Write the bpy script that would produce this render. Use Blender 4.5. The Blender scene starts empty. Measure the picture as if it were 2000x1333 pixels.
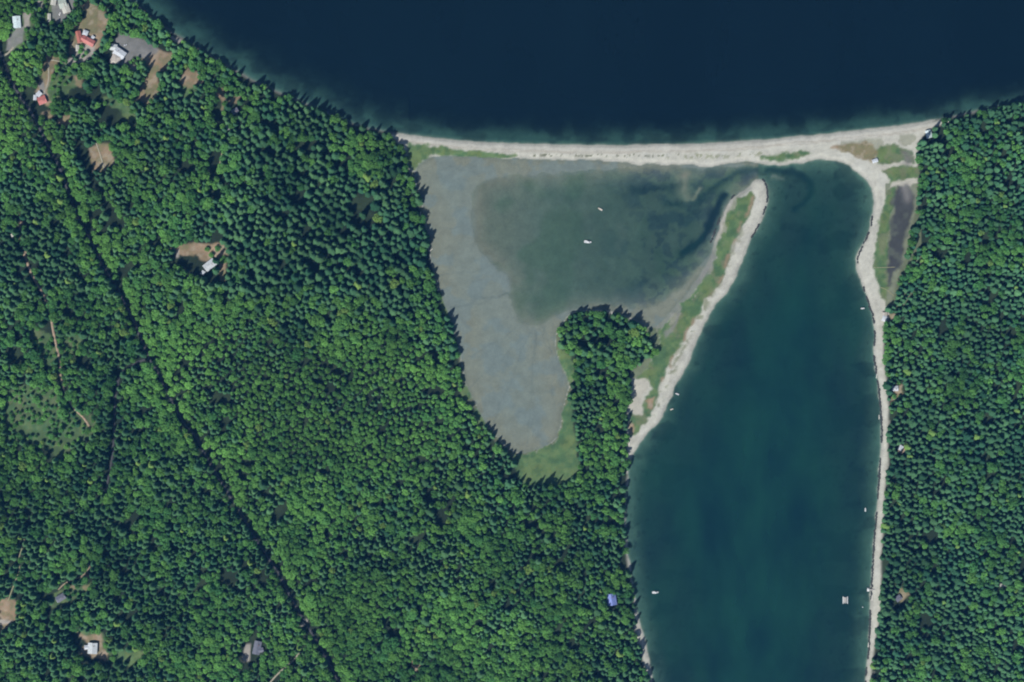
import bpy, bmesh, math, random
import numpy as np

# ------------------------------------------------------------------ scene, camera, sky, sun
SC = bpy.context.scene
COL = SC.collection
S = 0.8                      # metres per photograph pixel
CAMH = 3200.0
R = math.radians

cam_data = bpy.data.cameras.new('camera')
cam_data.sensor_width = 36.0
cam_data.lens = 36.0 * CAMH / (2000 * S)
cam_data.clip_start = 10.0
cam_data.clip_end = 20000.0
cam = bpy.data.objects.new('camera', cam_data)
cam.location = (0, 0, CAMH)
COL.objects.link(cam)
SC.camera = cam

SUN_EL = R(49.0)
SUN_AZ = R(214.0)            # compass bearing of the sun: south-west
world = bpy.data.worlds.new('World')
SC.world = world
world.use_nodes = True
wn = world.node_tree
wn.nodes.clear()
sky = wn.nodes.new('ShaderNodeTexSky')
sky.sky_type = 'NISHITA'
sky.sun_disc = False
sky.sun_elevation = SUN_EL
sky.sun_rotation = SUN_AZ
bgn = wn.nodes.new('ShaderNodeBackground')
bgn.inputs['Strength'].default_value = 0.07
wout = wn.nodes.new('ShaderNodeOutputWorld')
wn.links.new(sky.outputs[0], bgn.inputs['Color'])
wn.links.new(bgn.outputs[0], wout.inputs['Surface'])

sun_data = bpy.data.lights.new('sun', 'SUN')
sun_data.energy = 5.0
sun_data.angle = R(0.53)
sun_data.color = (1.0, 0.96, 0.9)
sun = bpy.data.objects.new('sun', sun_data)
from mathutils import Vector, Matrix
sdir = Vector((math.sin(SUN_AZ) * math.cos(SUN_EL), math.cos(SUN_AZ) * math.cos(SUN_EL), math.sin(SUN_EL)))
sun.rotation_euler = sdir.to_track_quat('Z', 'Y').to_euler()
sun.location = sdir * 2000
COL.objects.link(sun)

SC.view_settings.view_transform = 'Standard'
SC.view_settings.look = 'None'
SC.view_settings.exposure = 0.35
SC.view_settings.gamma = 1.0
SC.view_settings.use_curve_mapping = False
SC.render.engine = 'CYCLES'
SC.cycles.max_bounces = 6
SC.cycles.diffuse_bounces = 2
SC.cycles.glossy_bounces = 2
SC.cycles.transparent_max_bounces = 8
SC.cycles.volume_bounces = 0
SC.cycles.use_denoising = True
SC.cycles.filter_width = 2.0

rng = np.random.default_rng(7)
random.seed(7)

# ------------------------------------------------------------------ numpy helpers
def wx(px): return (np.asarray(px, dtype=float) - 1000.0) * S
def wy(py): return (666.5 - np.asarray(py, dtype=float)) * S

def vnoise(x, y, scale, seed):
    r = np.random.default_rng(seed)
    T = 256
    tab = r.random((T, T))
    u = x / scale + 1000.0; v = y / scale + 1000.0
    iu = np.floor(u).astype(int); iv = np.floor(v).astype(int)
    fu = u - iu; fv = v - iv
    fu = fu * fu * (3 - 2 * fu); fv = fv * fv * (3 - 2 * fv)
    a = tab[iv % T, iu % T]; b = tab[iv % T, (iu + 1) % T]
    c = tab[(iv + 1) % T, iu % T]; d = tab[(iv + 1) % T, (iu + 1) % T]
    return (a * (1 - fu) + b * fu) * (1 - fv) + (c * (1 - fu) + d * fu) * fv

def fbm(x, y, scale, seed, octv=4):
    s = np.zeros_like(x, dtype=float); a = 1.0; t = 0.0
    for k in range(octv):
        s += a * vnoise(x, y, scale / (2 ** k), seed + k * 17)
        t += a; a *= 0.5
    return s / t          # 0..1

def inside(poly, x, y):
    res = np.zeros(x.shape, bool)
    n = len(poly)
    for i in range(n):
        x1, y1 = poly[i]; x2, y2 = poly[(i + 1) % n]
        if y1 == y2: continue
        c = ((y1 > y) != (y2 > y)) & (x < (x2 - x1) * (y - y1) / (y2 - y1) + x1)
        res ^= c
    return res

def pdist(pts, x, y, closed=False):
    best = np.full(x.shape, 1e18)
    n = len(pts)
    for i in range(n if closed else n - 1):
        x1, y1 = pts[i]; x2, y2 = pts[(i + 1) % n]
        dx, dy = x2 - x1, y2 - y1
        L = dx * dx + dy * dy + 1e-9
        t = np.clip(((x - x1) * dx + (y - y1) * dy) / L, 0, 1)
        d = (x - x1 - t * dx) ** 2 + (y - y1 - t * dy) ** 2
        np.minimum(best, d, out=best)
    return np.sqrt(best)

def pnear(pts, x, y, pad=40):
    P = np.array(pts); out = np.full(x.shape, 1e3)
    m = (x > P[:, 0].min() - pad) & (x < P[:, 0].max() + pad) & (y > P[:, 1].min() - pad) & (y < P[:, 1].max() + pad)
    if m.any(): out[m] = pdist(pts, x[m], y[m])
    return out

def sdist(poly, x, y, pad=None):
    """signed distance in photograph pixels, positive inside; limited to the polygon's surroundings when pad is given"""
    if pad is None:
        d = pdist(poly, x, y, True)
        return np.where(inside(poly, x, y), d, -d)
    P = np.array(poly)
    out = np.full(x.shape, -1e3)
    m = (x > P[:, 0].min() - pad) & (x < P[:, 0].max() + pad) & (y > P[:, 1].min() - pad) & (y < P[:, 1].max() + pad)
    if m.any():
        xs, ys = x[m], y[m]
        d = pdist(poly, xs, ys, True)
        out[m] = np.where(inside(poly, xs, ys), d, -d)
    return out

def sstep(a, b, v):
    t = np.clip((v - a) / (b - a), 0, 1)
    return t * t * (3 - 2 * t)

def smooth_poly(poly, closed=True, it=1):
    """corner cutting, so that traced shores are curves"""
    P = [tuple(map(float, p)) for p in poly]
    for _ in range(it):
        Q = []
        n = len(P)
        if not closed: Q.append(P[0])
        for i in range(n if closed else n - 1):
            a, b = P[i], P[(i + 1) % n]
            Q.append((a[0] * .75 + b[0] * .25, a[1] * .75 + b[1] * .25))
            Q.append((a[0] * .25 + b[0] * .75, a[1] * .25 + b[1] * .75))
        if not closed: Q.append(P[-1])
        P = Q
    return P

# ------------------------------------------------------------------ the map (photograph pixels)
SEA = [(150, -140), (255, 0), (292, 30), (345, 70), (400, 103), (450, 133), (500, 162), (560, 188), (620, 213), (680, 241), (740, 257),
       (780, 262), (840, 270), (900, 276), (1000, 281), (1100, 284), (1200, 284.5), (1300, 283), (1400, 280), (1500, 274), (1600, 264),
       (1700, 254), (1800, 240), (1850, 231), (1900, 220), (1950, 210), (2000, 201), (2140, 170), (2140, -140)]
BAY = [(1600, 311), (1560, 318), (1520, 322), (1480, 318), (1450, 315), (1420, 319), (1392, 327), (1380, 327), (1350, 319), (1305, 322),
       (1270, 318), (1245, 323), (1220, 316), (1150, 313), (1050, 310), (960, 308), (900, 305), (860, 304), (835, 309), (814, 322), (806, 345),
       (818, 380), (832, 440), (838, 490), (848, 545), (862, 580), (873, 610), (888, 650), (899, 700), (906, 745), (925, 785), (945, 822),
       (968, 855), (1000, 882), (1020, 886), (1048, 882), (1085, 862), (1096, 830), (1103, 790), (1113, 750), (1100, 718), (1088, 692),
       (1085, 660), (1095, 638), (1112, 615), (1150, 606), (1200, 610), (1250, 628), (1278, 640), (1300, 622), (1345, 572), (1372, 530),
       (1391, 490), (1400, 460), (1413, 422), (1423, 397), (1438, 381), (1462, 368), (1476, 352), (1488, 350), (1499, 366), (1498, 400),
       (1482, 440), (1464, 470), (1450, 510), (1427, 560), (1392, 602), (1367, 650), (1346, 702), (1322, 748), (1301, 790), (1294, 818),
       (1268, 843), (1240, 876), (1228, 912), (1222, 955), (1220, 1000), (1222, 1060), (1232, 1125), (1240, 1180), (1254, 1230), (1265, 1280),
       (1276, 1340), (1290, 1480), (1683, 1480), (1690, 1333), (1695, 1290), (1699, 1240), (1700, 1180), (1704, 1120), (1707, 1060),
       (1713, 1000), (1717, 930), (1723, 860), (1721, 800), (1714, 740), (1706, 690), (1710, 640), (1700, 600), (1685, 560), (1672, 512),
       (1679, 490), (1698, 455), (1704, 420), (1708, 385), (1701, 362), (1682, 340), (1652, 321), (1625, 312)]
LAGOON = [(1480, 318), (1240, 300), (860, 290), (780, 300), (790, 900), (1140, 900), (1278, 660), (1400, 520), (1470, 380), (1482, 352)]
POOL = [(1506, 326), (1420, 325), (1385, 331), (1330, 326), (1240, 328), (1180, 333), (1100, 338), (1000, 341), (950, 349), (925, 366),
        (920, 420), (922, 465), (940, 500), (980, 530), (998, 560), (996, 600), (1010, 625), (1040, 638), (1070, 632), (1095, 612),
        (1140, 602), (1200, 601), (1250, 606), (1290, 594), (1320, 572), (1354, 540), (1382, 500), (1396, 462), (1409, 424), (1420, 397),
        (1438, 378), (1464, 362), (1480, 349), (1506, 342)]
WESTF = [(-140, -140), (150, -140), (238, 0), (262, 18), (300, 45), (345, 78), (400, 112), (450, 142), (500, 170), (560, 197), (620, 222),
         (680, 246), (745, 262), (768, 272), (788, 294), (796, 320), (805, 350), (812, 400), (824, 440), (832, 490), (840, 530), (853, 570),
         (864, 600), (879, 640), (889, 690), (894, 740), (895, 785), (922, 800), (937, 830), (967, 872), (1002, 914), (1022, 938), (1060, 942),
         (1100, 934), (1124, 914), (1122, 870), (1115, 830), (1110, 790), (1120, 745), (1116, 712), (1099, 692), (1091, 660), (1102, 640),
         (1122, 618), (1170, 616), (1200, 620), (1240, 636), (1268, 662), (1275, 690), (1256, 706), (1236, 725), (1229, 760), (1223, 800),
         (1225, 860), (1222, 900), (1216, 950), (1214, 1000), (1212, 1060), (1220, 1110), (1229, 1150), (1235, 1200), (1246, 1250), (1258, 1300),
         (1268, 1340), (1282, 1480), (-140, 1480)]
EASTF = [(1845, 240), (1900, 228), (1950, 217), (2000, 208), (2140, 178), (2140, 1480), (1700, 1480), (1705, 1333), (1708, 1300), (1713, 1262),
         (1721, 1220), (1726, 1180), (1726, 1080), (1731, 1020), (1733, 960), (1740, 900), (1738, 850), (1741, 800), (1738, 760), (1731, 700),
         (1731, 650), (1733, 612), (1744, 580), (1759, 530), (1769, 500), (1784, 430), (1792, 400), (1792, 280), (1805, 264)]
SEA, BAY, POOL = smooth_poly(SEA), smooth_poly(BAY), smooth_poly(POOL)

GRASS = [
    [(800, 284), (835, 286), (900, 295), (1000, 302), (1012, 306), (960, 308), (900, 305), (850, 303), (822, 314), (806, 335), (796, 318)],
    [(1486, 308), (1520, 302), (1575, 297), (1587, 300), (1560, 309), (1520, 314)],
    [(1467, 377), (1440, 388), (1423, 414), (1409, 450), (1399, 500), (1390, 522), (1352, 577), (1312, 620), (1292, 645), (1282, 690),
     (1265, 722), (1242, 738), (1268, 740), (1272, 760), (1258, 790), (1255, 815), (1232, 845), (1240, 848), (1268, 812), (1280, 782), (1290, 742), (1313, 700), (1342, 645),
     (1372, 594), (1409, 547), (1421, 510), (1428, 480), (1441, 458), (1455, 430), (1472, 388)],
    [(1230, 812), (1256, 815), (1264, 808), (1246, 838), (1231, 852)],
    [(1710, 300), (1720, 290), (1755, 283), (1778, 300), (1782, 318), (1760, 320), (1715, 322)],
    [(1724, 333), (1760, 323), (1790, 330), (1790, 346), (1738, 356)],
    [(1733, 374), (1750, 364), (1748, 400), (1738, 430), (1732, 490), (1733, 530), (1733, 560), (1730, 585), (1722, 580), (1712, 540), (1707, 512), (1713, 470), (1718, 440), (1722, 410), (1732, 390)],
    [(1000, 888), (1048, 884), (1087, 864), (1098, 832), (1104, 795), (1114, 788), (1126, 870), (1130, 925), (1105, 944), (1060, 948), (1020, 944), (1005, 905)],
    [(858, 570), (880, 598), (884, 622), (868, 612)], [(902, 740), (924, 780), (903, 784)], [(928, 798), (949, 822), (944, 838), (926, 815)],
    [(1088, 688), (1100, 716), (1113, 748), (1124, 722), (1114, 700), (1096, 680)],
    [(352, 168), (378, 170), (388, 180), (372, 200), (362, 190)], [(205, 192), (232, 196), (268, 228), (262, 236), (235, 214), (206, 204)],
    [(95, 148), (150, 150), (152, 172), (115, 200), (100, 208), (98, 180)],
    [(15, 772), (60, 752), (112, 765), (130, 830), (105, 852), (95, 880), (60, 860), (20, 865)],
    [(60, 640), (100, 655), (118, 690), (105, 720), (80, 690)], [(128, 660), (165, 655), (158, 690), (130, 690)],
    [(150, 800), (185, 815), (190, 850), (160, 860), (120, 900), (100, 870), (130, 840)],
    [(110, 1160), (135, 1150), (140, 1144), (182, 1138), (175, 1152), (155, 1162), (135, 1176), (100, 1182)],
    [(150, 1226), (205, 1234), (216, 1272), (300, 1270), (260, 1295), (222, 1282)],
    [(22, 62), (62, 28), (66, 50), (52, 92), (30, 104)], [(78, 2), (108, 0), (112, 45), (98, 48), (92, 25)],
]
DIRT = [
    [(150, 62), (190, 64), (192, 96), (150, 96)],
    [(330, 480), (448, 476), (450, 500), (420, 512), (392, 500), (352, 500)],
    [(165, 5), (175, 2), (192, 12), (195, 22), (208, 28), (212, 55), (199, 75), (196, 100), (186, 98), (186, 70), (148, 68), (148, 55), (165, 40), (170, 25)],
    [(283, 108), (310, 98), (335, 105), (341, 118), (328, 134), (313, 148), (312, 185), (290, 208), (270, 195), (277, 172), (294, 142), (278, 118)],
    [(353, 166), (365, 136), (385, 141), (397, 160), (378, 172), (365, 168)],
    [(422, 174), (432, 170), (442, 180), (441, 200), (436, 214), (430, 197), (421, 190)], [(450, 190), (470, 188), (468, 203), (452, 204)],
    [(179, 290), (195, 280), (216, 284), (224, 300), (229, 325), (205, 342), (185, 334), (179, 312)],
    [(352, 482), (372, 478), (380, 490), (376, 496), (356, 496)], [(391, 484), (420, 482), (422, 500), (405, 512), (394, 508)],
    [(430, 498), (442, 494), (446, 545), (436, 552), (428, 520)],
    [(41, 430), (49, 430), (49, 468), (40, 466)], [(49, 490), (58, 490), (59, 503), (50, 503)],
    [(0, 1167), (36, 1169), (34, 1207), (10, 1210), (0, 1196)], [(0, 1214), (26, 1214), (12, 1232), (0, 1244)],
    [(150, 1226), (172, 1240), (200, 1236), (207, 1262), (216, 1275), (210, 1288), (165, 1278), (160, 1268), (174, 1256)],
    [(140, 1144), (148, 1138), (150, 1146)], [(168, 1142), (184, 1138), (176, 1152)], [(158, 1128), (174, 1115), (178, 1120), (164, 1132)],
    [(94, 110), (122, 114), (110, 142), (102, 160), (94, 182), (108, 202), (96, 208), (73, 182), (85, 158)],
    [(144, 152), (161, 148), (162, 172), (151, 168)], [(88, 225), (106, 220), (102, 236)], [(116, 235), (141, 226), (142, 246), (124, 252)],
    [(134, 100), (150, 72), (152, 95), (140, 112)],
    [(1755, 1148), (1772, 1160), (1760, 1172), (1752, 1172)], [(1736, 612), (1752, 612), (1748, 622), (1734, 622)],
    [(1738, 750), (1762, 752), (1764, 772), (1738, 790)], [(1752, 868), (1770, 872), (1768, 886), (1754, 884)],
    [(1620, 288), (1660, 282), (1700, 280), (1712, 300), (1706, 319), (1680, 309), (1650, 299)],
    [(1262, 782), (1276, 775), (1272, 800), (1262, 800)], [(802, 1288), (824, 1294), (816, 1312), (804, 1304)],
    [(1228, 265 + 560), (1240, 830), (1236, 846), (1230, 846)],
]
GRAVEL = [
    [(221, 88), (236, 62), (246, 70), (282, 78), (312, 98), (306, 106), (280, 116), (262, 112), (250, 132), (224, 134), (220, 115)],
    [(150, 90), (187, 88), (188, 106), (176, 120), (160, 126), (140, 132), (131, 126), (146, 108)],
    [(34, 57), (51, 55), (49, 84), (38, 90), (28, 101), (15, 101), (18, 75), (28, 70)], [(50, 29), (64, 29), (61, 56), (51, 56)],
    [(104, -10), (152, -10), (144, 25), (130, 38), (114, 50), (104, 35)],
    [(76, 2), (86, 5), (88, 22), (77, 20)],
    [(78, 168), (90, 160), (97, 195), (90, 190)],
    [(591, 1214), (600, 1205), (604, 1212), (596, 1221), (587, 1221)],
    [(474, 1286), (482, 1256), (492, 1256), (490, 1290), (480, 1292)],
    [(0, 1208), (28, 1210), (24, 1216), (0, 1218)],
    [(253, 128), (272, 132), (270, 142), (258, 140)],
    [(1722, 606), (1738, 610), (1734, 630), (1724, 632)], [(346, 490), (354, 486), (352, 504), (345, 506)],
    [(334, 70), (348, 74), (362, 80), (350, 86), (336, 80)],
]
SANDP = [
    [(1243, 742), (1262, 738), (1269, 750), (1255, 770), (1254, 800), (1252, 814), (1237, 810), (1231, 790), (1233, 760)],
    [(1718, 325), (1745, 318), (1780, 318), (1780, 322), (1748, 324), (1724, 334)], [(1738, 356), (1790, 346), (1790, 356), (1778, 366), (1750, 362), (1736, 366)],
    [(1235, 1222), (1248, 1212), (1258, 1222), (1250, 1240), (1238, 1238), (1254, 1246), (1258, 1262), (1246, 1256)],
]
POND = [[(1750, 362), (1772, 360), (1787, 385), (1778, 430), (1763, 480), (1760, 520), (1747, 530), (1740, 555), (1732, 560), (1735, 525), (1732, 490), (1740, 440), (1747, 410), (1738, 402), (1746, 385)]]
GAPS = [   # openings in the wood without a colour of their own
    [(150, 268), (182, 290), (186, 335), (214, 388), (205, 398), (176, 352), (158, 310)],
    [(188, 216), (215, 204), (242, 218), (270, 240), (274, 262), (250, 248), (225, 240), (200, 228)],
    [(340, 498), (398, 500), (404, 545), (380, 542), (348, 518)], [(398, 530), (438, 535), (438, 558), (408, 552)],
    [(138, 1228), (168, 1232), (174, 1268), (166, 1290), (222, 1294), (218, 1274), (160, 1280)],
    [(78, 1158), (115, 1150), (122, 1165), (96, 1172)], [(118, 1168), (145, 1160), (148, 1180), (105, 1188)],
    [(470, 1285), (480, 1250), (502, 1232), (520, 1255), (514, 1288), (490, 1298)],
    [(118, 182), (150, 163), (176, 182), (180, 208), (150, 196), (126, 202)], [(0, 80), (14, 84), (18, 130), (26, 160), (46, 178), (30, 180), (6, 130)],
    [(55, 170), (78, 180), (80, 215), (108, 205), (100, 222), (72, 240), (50, 200)],
    [(145, 690), (185, 700), (188, 722), (160, 715)], [(50, 835), (95, 822), (98, 848), (65, 845)], [(155, 812), (185, 805), (180, 828), (160, 826)],
    [(92, 870), (130, 872), (132, 900), (100, 896)], [(10, 680), (45, 675), (60, 705), (30, 715)], [(70, 645), (105, 640), (102, 660), (68, 660)],
    [(420, 222), (434, 190), (437, 250), (426, 262)], [(452, 205), (476, 208), (474, 232), (448, 228)],
    [(350, 318), (388, 322), (380, 338), (352, 334)], [(410, 300), (432, 295), (424, 360), (412, 350)], [(405, 372), (440, 372), (436, 396), (412, 390)],
    [(295, 468), (325, 462), (326, 482), (298, 480)], [(620, 700), (660, 712), (690, 745), (655, 730)], [(405, 760), (450, 770), (470, 792), (430, 785)],
    [(840, 695), (855, 690), (866, 712), (850, 712)], [(1150, 660), (1195, 655), (1200, 672), (1160, 676)], [(1120, 662), (1150, 672), (1148, 682), (1122, 676)],
    [(1830, 260), (1852, 262), (1850, 280), (1826, 276)], [(1840, 290), (1862, 288), (1858, 304), (1840, 304)], [(1796, 372), (1838, 370), (1836, 380), (1796, 380)],
    [(1822, 486), (1846, 490), (1842, 506), (1826, 502)], [(1800, 268), (1826, 268), (1826, 282), (1802, 282)], [(1190, 1180), (1210, 1178), (1206, 1192), (1186, 1190)],
    [(1746, 630), (1766, 616), (1766, 632), (1750, 640)], [(1745, 1165), (1772, 1168), (1760, 1192), (1744, 1190)],
    [(1000, 925), (1012, 938), (1080, 930), (1090, 945), (1030, 950)],
    [(745, 1200), (780, 1225), (786, 1252), (760, 1240)], [(830, 960), (860, 968), (852, 985), (828, 978)], [(1020, 1010), (1052, 1014), (1050, 1030), (1022, 1026)],
]
ROAD = [(-20, 62), (8, 112), (20, 150), (42, 188), (62, 215), (80, 248), (98, 290), (116, 318), (130, 352), (140, 385), (158, 425), (178, 462), (196, 500), (214, 535), (240, 575),
        (262, 620), (280, 665), (296, 700), (312, 728), (330, 765), (348, 798), (362, 828), (385, 850), (405, 890), (428, 930), (452, 968), (475, 1005), (496, 1040),
        (518, 1078), (545, 1112), (558, 1140), (578, 1178), (598, 1212), (615, 1240), (638, 1280), (658, 1318), (680, 1360), (700, 1400)]
LANE = [(296, 700), (275, 706), (252, 720), (238, 730), (232, 760), (228, 800), (226, 850), (224, 890), (216, 930), (210, 960)]
TRACKS = {
    'forest_track': [(44, 420), (45, 470), (52, 500), (66, 540), (92, 580), (103, 612), (108, 645), (116, 680), (122, 705), (122, 730), (128, 755), (138, 780), (152, 802), (168, 815), (182, 838)],
    'driveway': [(518, 1345), (540, 1318), (558, 1302), (575, 1288), (586, 1274)],
    'meadow_path': [(436, 298), (433, 315), (427, 338)],
    'west_drive': [(52, 1052), (48, 1068), (40, 1090), (44, 1110), (28, 1150), (20, 1172)],
    'yard_path': [(192, 282), (200, 305), (209, 336)],
    'house_drive': [(30, 95), (18, 108), (8, 112)],
    'garden_drive': [(90, 185), (100, 165), (100, 140), (98, 118), (120, 122), (140, 130)],
    'lagoon_lane': [(118, 1150), (132, 1136), (160, 1126), (176, 1112), (182, 1100)],
    'boardwalk_path': [(1706, 523), (1730, 523), (1748, 522)],
    'marsh_path': [(1720, 562), (1732, 566), (1745, 578)],
}
ROADW = {'forest_track': 4.6, 'driveway': 3.4, 'meadow_path': 2.6, 'west_drive': 2.6, 'yard_path': 2.6, 'house_drive': 4.0, 'garden_drive': 3.0,
         'lagoon_lane': 2.6, 'boardwalk_path': 1.3, 'marsh_path': 1.3}
SHADOWGAP = [[(20, 60), (10, 100), (28, 140)]]

# ------------------------------------------------------------------ ground grid: height and own colour of the ground
STEP = 2.5
gx = np.arange(-90, 2090.1, STEP); gy = np.arange(-90, 1423.1, STEP)
GX, GY = np.meshgrid(gx, gy)
NX, NY = len(gx), len(gy)
jx = (fbm(GX, GY, 18, 3, 3) - .5) * 13; jy = (fbm(GX, GY, 18, 5, 3) - .5) * 13     # wobble so that traced edges are not straight
WX, WY = GX + jx, GY + jy
d_sea = sdist(SEA, GX + jx * .35, GY + jy * .35)
d_bay = sdist(BAY, GX + jx * .55, GY + jy * .55)
d_lag = sdist(LAGOON, GX, GY)
d_pool = sdist(POOL, WX, WY)
d_west = sdist(WESTF, GX, GY); d_east = sdist(EASTF, GX, GY)
d_for = np.maximum(d_west, d_east)
lag = d_lag > 0

n1 = fbm(GX, GY, 90, 11, 4); n2 = fbm(GX, GY, 30, 21, 4); n3 = fbm(GX, GY, 8, 31, 2)
# land
d_land = np.minimum(-d_sea, -d_bay)
H = 0.15 + np.clip(d_land, 0, 9) * 0.16
H += sstep(0, 60, d_for) * 5.0 + sstep(0, 260, d_for) * 9.0 * (0.5 + n1) + np.where(d_for > 0, (n2 - .5) * 1.6, 0)
# sea bed
ds = np.clip(d_sea, 0, None) * np.where(GX < 800, .72, 1.0)
sea_depth = 0.12 * np.minimum(ds, 10) + sstep(10, 62, ds + (n2 - .5) * 20) * 5.5 + sstep(42, 125, ds + (n1 - .5) * 30) * 22
# bay bed
db = np.clip(d_bay, 0, None)
bay_depth = 0.10 * np.minimum(db, 8) + sstep(2, 46, db + (n1 - .5) * 26 + (n2 - .5) * 14) * 2.9 + sstep(40, 230, db + (n1 - .5) * 60) * 5.5
bay_depth *= 0.55 + 0.45 * sstep(330, 620, GY)
AW = .45 + 1.1 * fbm(GX, GY, 22, 151, 3)
def arc(pts, w): return np.exp(-(pnear(smooth_poly(pts, False, 2), WX, WY) / (w * AW)) ** 2)
ch1 = arc([(1500, 330), (1545, 336), (1580, 352), (1584, 375), (1570, 396), (1556, 404)], 6)
ch2 = arc([(1415, 384), (1405, 400), (1395, 425), (1380, 452), (1360, 480), (1335, 492)], 8)
ch3 = arc([(1490, 332), (1450, 334), (1420, 345), (1395, 372), (1360, 395), (1330, 400), (1300, 398)], 6)
ch4 = arc([(1240, 372), (1280, 372), (1315, 366), (1335, 350)], 8)
bar1 = arc([(1335, 345), (1332, 372), (1342, 392)], 11) + arc([(1352, 392), (1368, 370)], 5)
bar2 = arc([(1512, 346), (1530, 350)], 4) + arc([(1210, 440), (1222, 462), (1208, 480)], 7) * .5
bay_depth += ch1 * 1.3 - bar2 * .8
pool_depth = 0.03 + sstep(0, 45, d_pool) * 0.29 + sstep(950, 1350, GX) * sstep(0, 60, d_pool) * .85 + (n2 - .5) * .5 * sstep(1000, 1200, GX) + ch2 * 1.5 + ch3 * .55 + ch4 * .5 - bar1 * .75
pool_depth = np.clip(pool_depth, 0.02, None)
rk = np.random.default_rng(33)
creeks = []
for (ax, ay, bx, by) in ((880, 603, 996, 572), (842, 450, 935, 455), (850, 540, 960, 520), (900, 700, 1010, 640), (915, 760, 1020, 660), (960, 840, 1035, 650), (1030, 870, 1045, 645), (1085, 800, 1060, 640), (1095, 720, 1062, 640), (870, 330, 950, 352), (990, 312, 1010, 340), (1200, 610, 1180, 596)):
    n_ = 9; t_ = np.linspace(0, 1, n_)[:, None]
    p_ = np.array([[ax, ay]]) * (1 - t_) + np.array([[bx, by]]) * t_ + np.cumsum(rk.normal(size=(n_, 2)) * 4.5, 0) * np.sin(t_ * math.pi)
    creeks.append([tuple(q) for q in p_])
mud_h = 0.05 + np.clip(-d_pool, 0, 30) * 0.004 + (n3 - .5) * 0.05
creek = np.exp(-(pnear(smooth_poly([(880, 603), (908, 596), (935, 585), (970, 580), (996, 572)], False, 2), WX, WY) / 1.6) ** 2)
creek += .6 * np.exp(-(pnear(smooth_poly([(1040, 640), (1046, 668), (1040, 720), (1046, 780), (1040, 840)], False, 2), WX, WY) / 2.0) ** 2)
for c_ in creeks: creek += .55 * np.exp(-(pnear(smooth_poly(c_, False, 2), GX + jx * .4, GY + jy * .4) / 1.5) ** 2)
creek = np.clip(creek, 0, 1)
lag_h = np.where(d_pool > 0, -pool_depth, mud_h - creek * .12)
mouth = sstep(-6, 6, d_lag)
bay_h = lag_h * mouth + (-bay_depth) * (1 - mouth)
H = np.where(d_sea > 0, -sea_depth, H)
H = np.where(d_bay > 0, np.where(db < 3, bay_h * np.clip(db / 3, .05, 1), bay_h), H)

def put(col, rgb, m):
    m = np.clip(m, 0, 1)[..., None]
    col[:] = col * (1 - m) + np.array(rgb) * m

C = np.zeros((NY, NX, 3)); C[:] = (0.43, 0.43, 0.375)         # dry sand
Z = np.full((NY, NX), 1)                                      # zone: 1 beach
nz = n3[..., None]
C *= (0.90 + 0.2 * n3)[..., None]
put(C, (0.45, 0.455, 0.41), sstep(.55, .7, n2) * .6)
# beach lines: wet shore, wrack, pebble ridges that follow the water line
wl = np.where(d_sea > -40, -d_sea, 0)
put(C, (0.31, 0.31, 0.275), sstep(6, 1, d_land) * .75)
put(C, (0.33, 0.30, 0.25), np.exp(-((wl - 12 + (n2 - .5) * 5) / 1.8) ** 2) * .55)
put(C, (0.50, 0.48, 0.43), np.exp(-((wl - 7 + (n2 - .5) * 4) / 2.0) ** 2) * .5)
for q, (o_, w_, c_, a_) in enumerate(((3.5, .9, (.30, .305, .27), .5), (9.5, 1.0, (.47, .47, .42), .5), (15.0, 1.1, (.34, .315, .265), .55), (18.0, 1.0, (.47, .47, .42), .4))):
    put(C, c_, np.exp(-((wl - o_ + (vnoise(GX, GY * 3, 60, 161 + q) - .5) * 4) / w_) ** 2) * a_)
spk = fbm(GX, GY, 5, 91, 2)
put(C, (0.09, 0.10, 0.05), np.exp(-((wl - 21 - (n2 - .5) * 5) / 2.4) ** 2) * sstep(.50, .62, spk) * ((GX > 1040) & (GX < 1330)))
put(C, (0.17, 0.19, 0.09), np.exp(-((wl - 25 - (n2 - .5) * 8) / 5.0) ** 2) * sstep(.48, .62, spk) * ((GX > 1290) & (GX < 1490)) * .7)
put(C, (0.20, 0.21, 0.14), ((GX > 1640) & (GX < 1792) & (GY > 262) & (GY < 300)) * sstep(.48, .6, n2) * .65 * sstep(14, 22, wl))
# forest floor
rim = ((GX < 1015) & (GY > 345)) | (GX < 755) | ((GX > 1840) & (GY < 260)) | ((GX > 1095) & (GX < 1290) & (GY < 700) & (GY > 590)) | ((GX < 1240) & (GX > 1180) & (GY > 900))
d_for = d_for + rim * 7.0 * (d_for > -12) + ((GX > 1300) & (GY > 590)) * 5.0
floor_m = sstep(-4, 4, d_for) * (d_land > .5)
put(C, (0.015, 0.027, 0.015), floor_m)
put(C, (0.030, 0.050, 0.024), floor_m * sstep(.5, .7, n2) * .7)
# grass flats, bare earth, gravel
cl_d = np.full(GX.shape, -1e3)
gm = fbm(GX, GY, 9, 171, 3)
for k, p in enumerate(GRASS):
    d = sdist(p, WX * .7 + GX * .3, WY * .7 + GY * .3, 30) + (n3 - .5) * 9 + 1.5
    m = sstep(-3, 3, d)
    base = np.array((0.086, 0.152, 0.062))
    put(C, base, m)
    put(C, base * (1.35, 1.05, .9), m * sstep(.5, .68, n2) * .8)
    put(C, base * (.65, .8, .9), m * sstep(.5, .36, n2) * .6)
    put(C, base * (1.35, 1.15, 1.15), m * sstep(.54, .66, gm) * .6)
    put(C, base * (.6, .72, .8), m * sstep(.46, .34, gm) * .6)
    Z[d > 0] = 2
    cl_d = np.maximum(cl_d, d)
nb = fbm(GX, GY, 14, 131, 3)
put(C, (0.060, 0.105, 0.044), ((GX < 230) & (Z == 2)) * sstep(.35, .6, nb) * .9)
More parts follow.
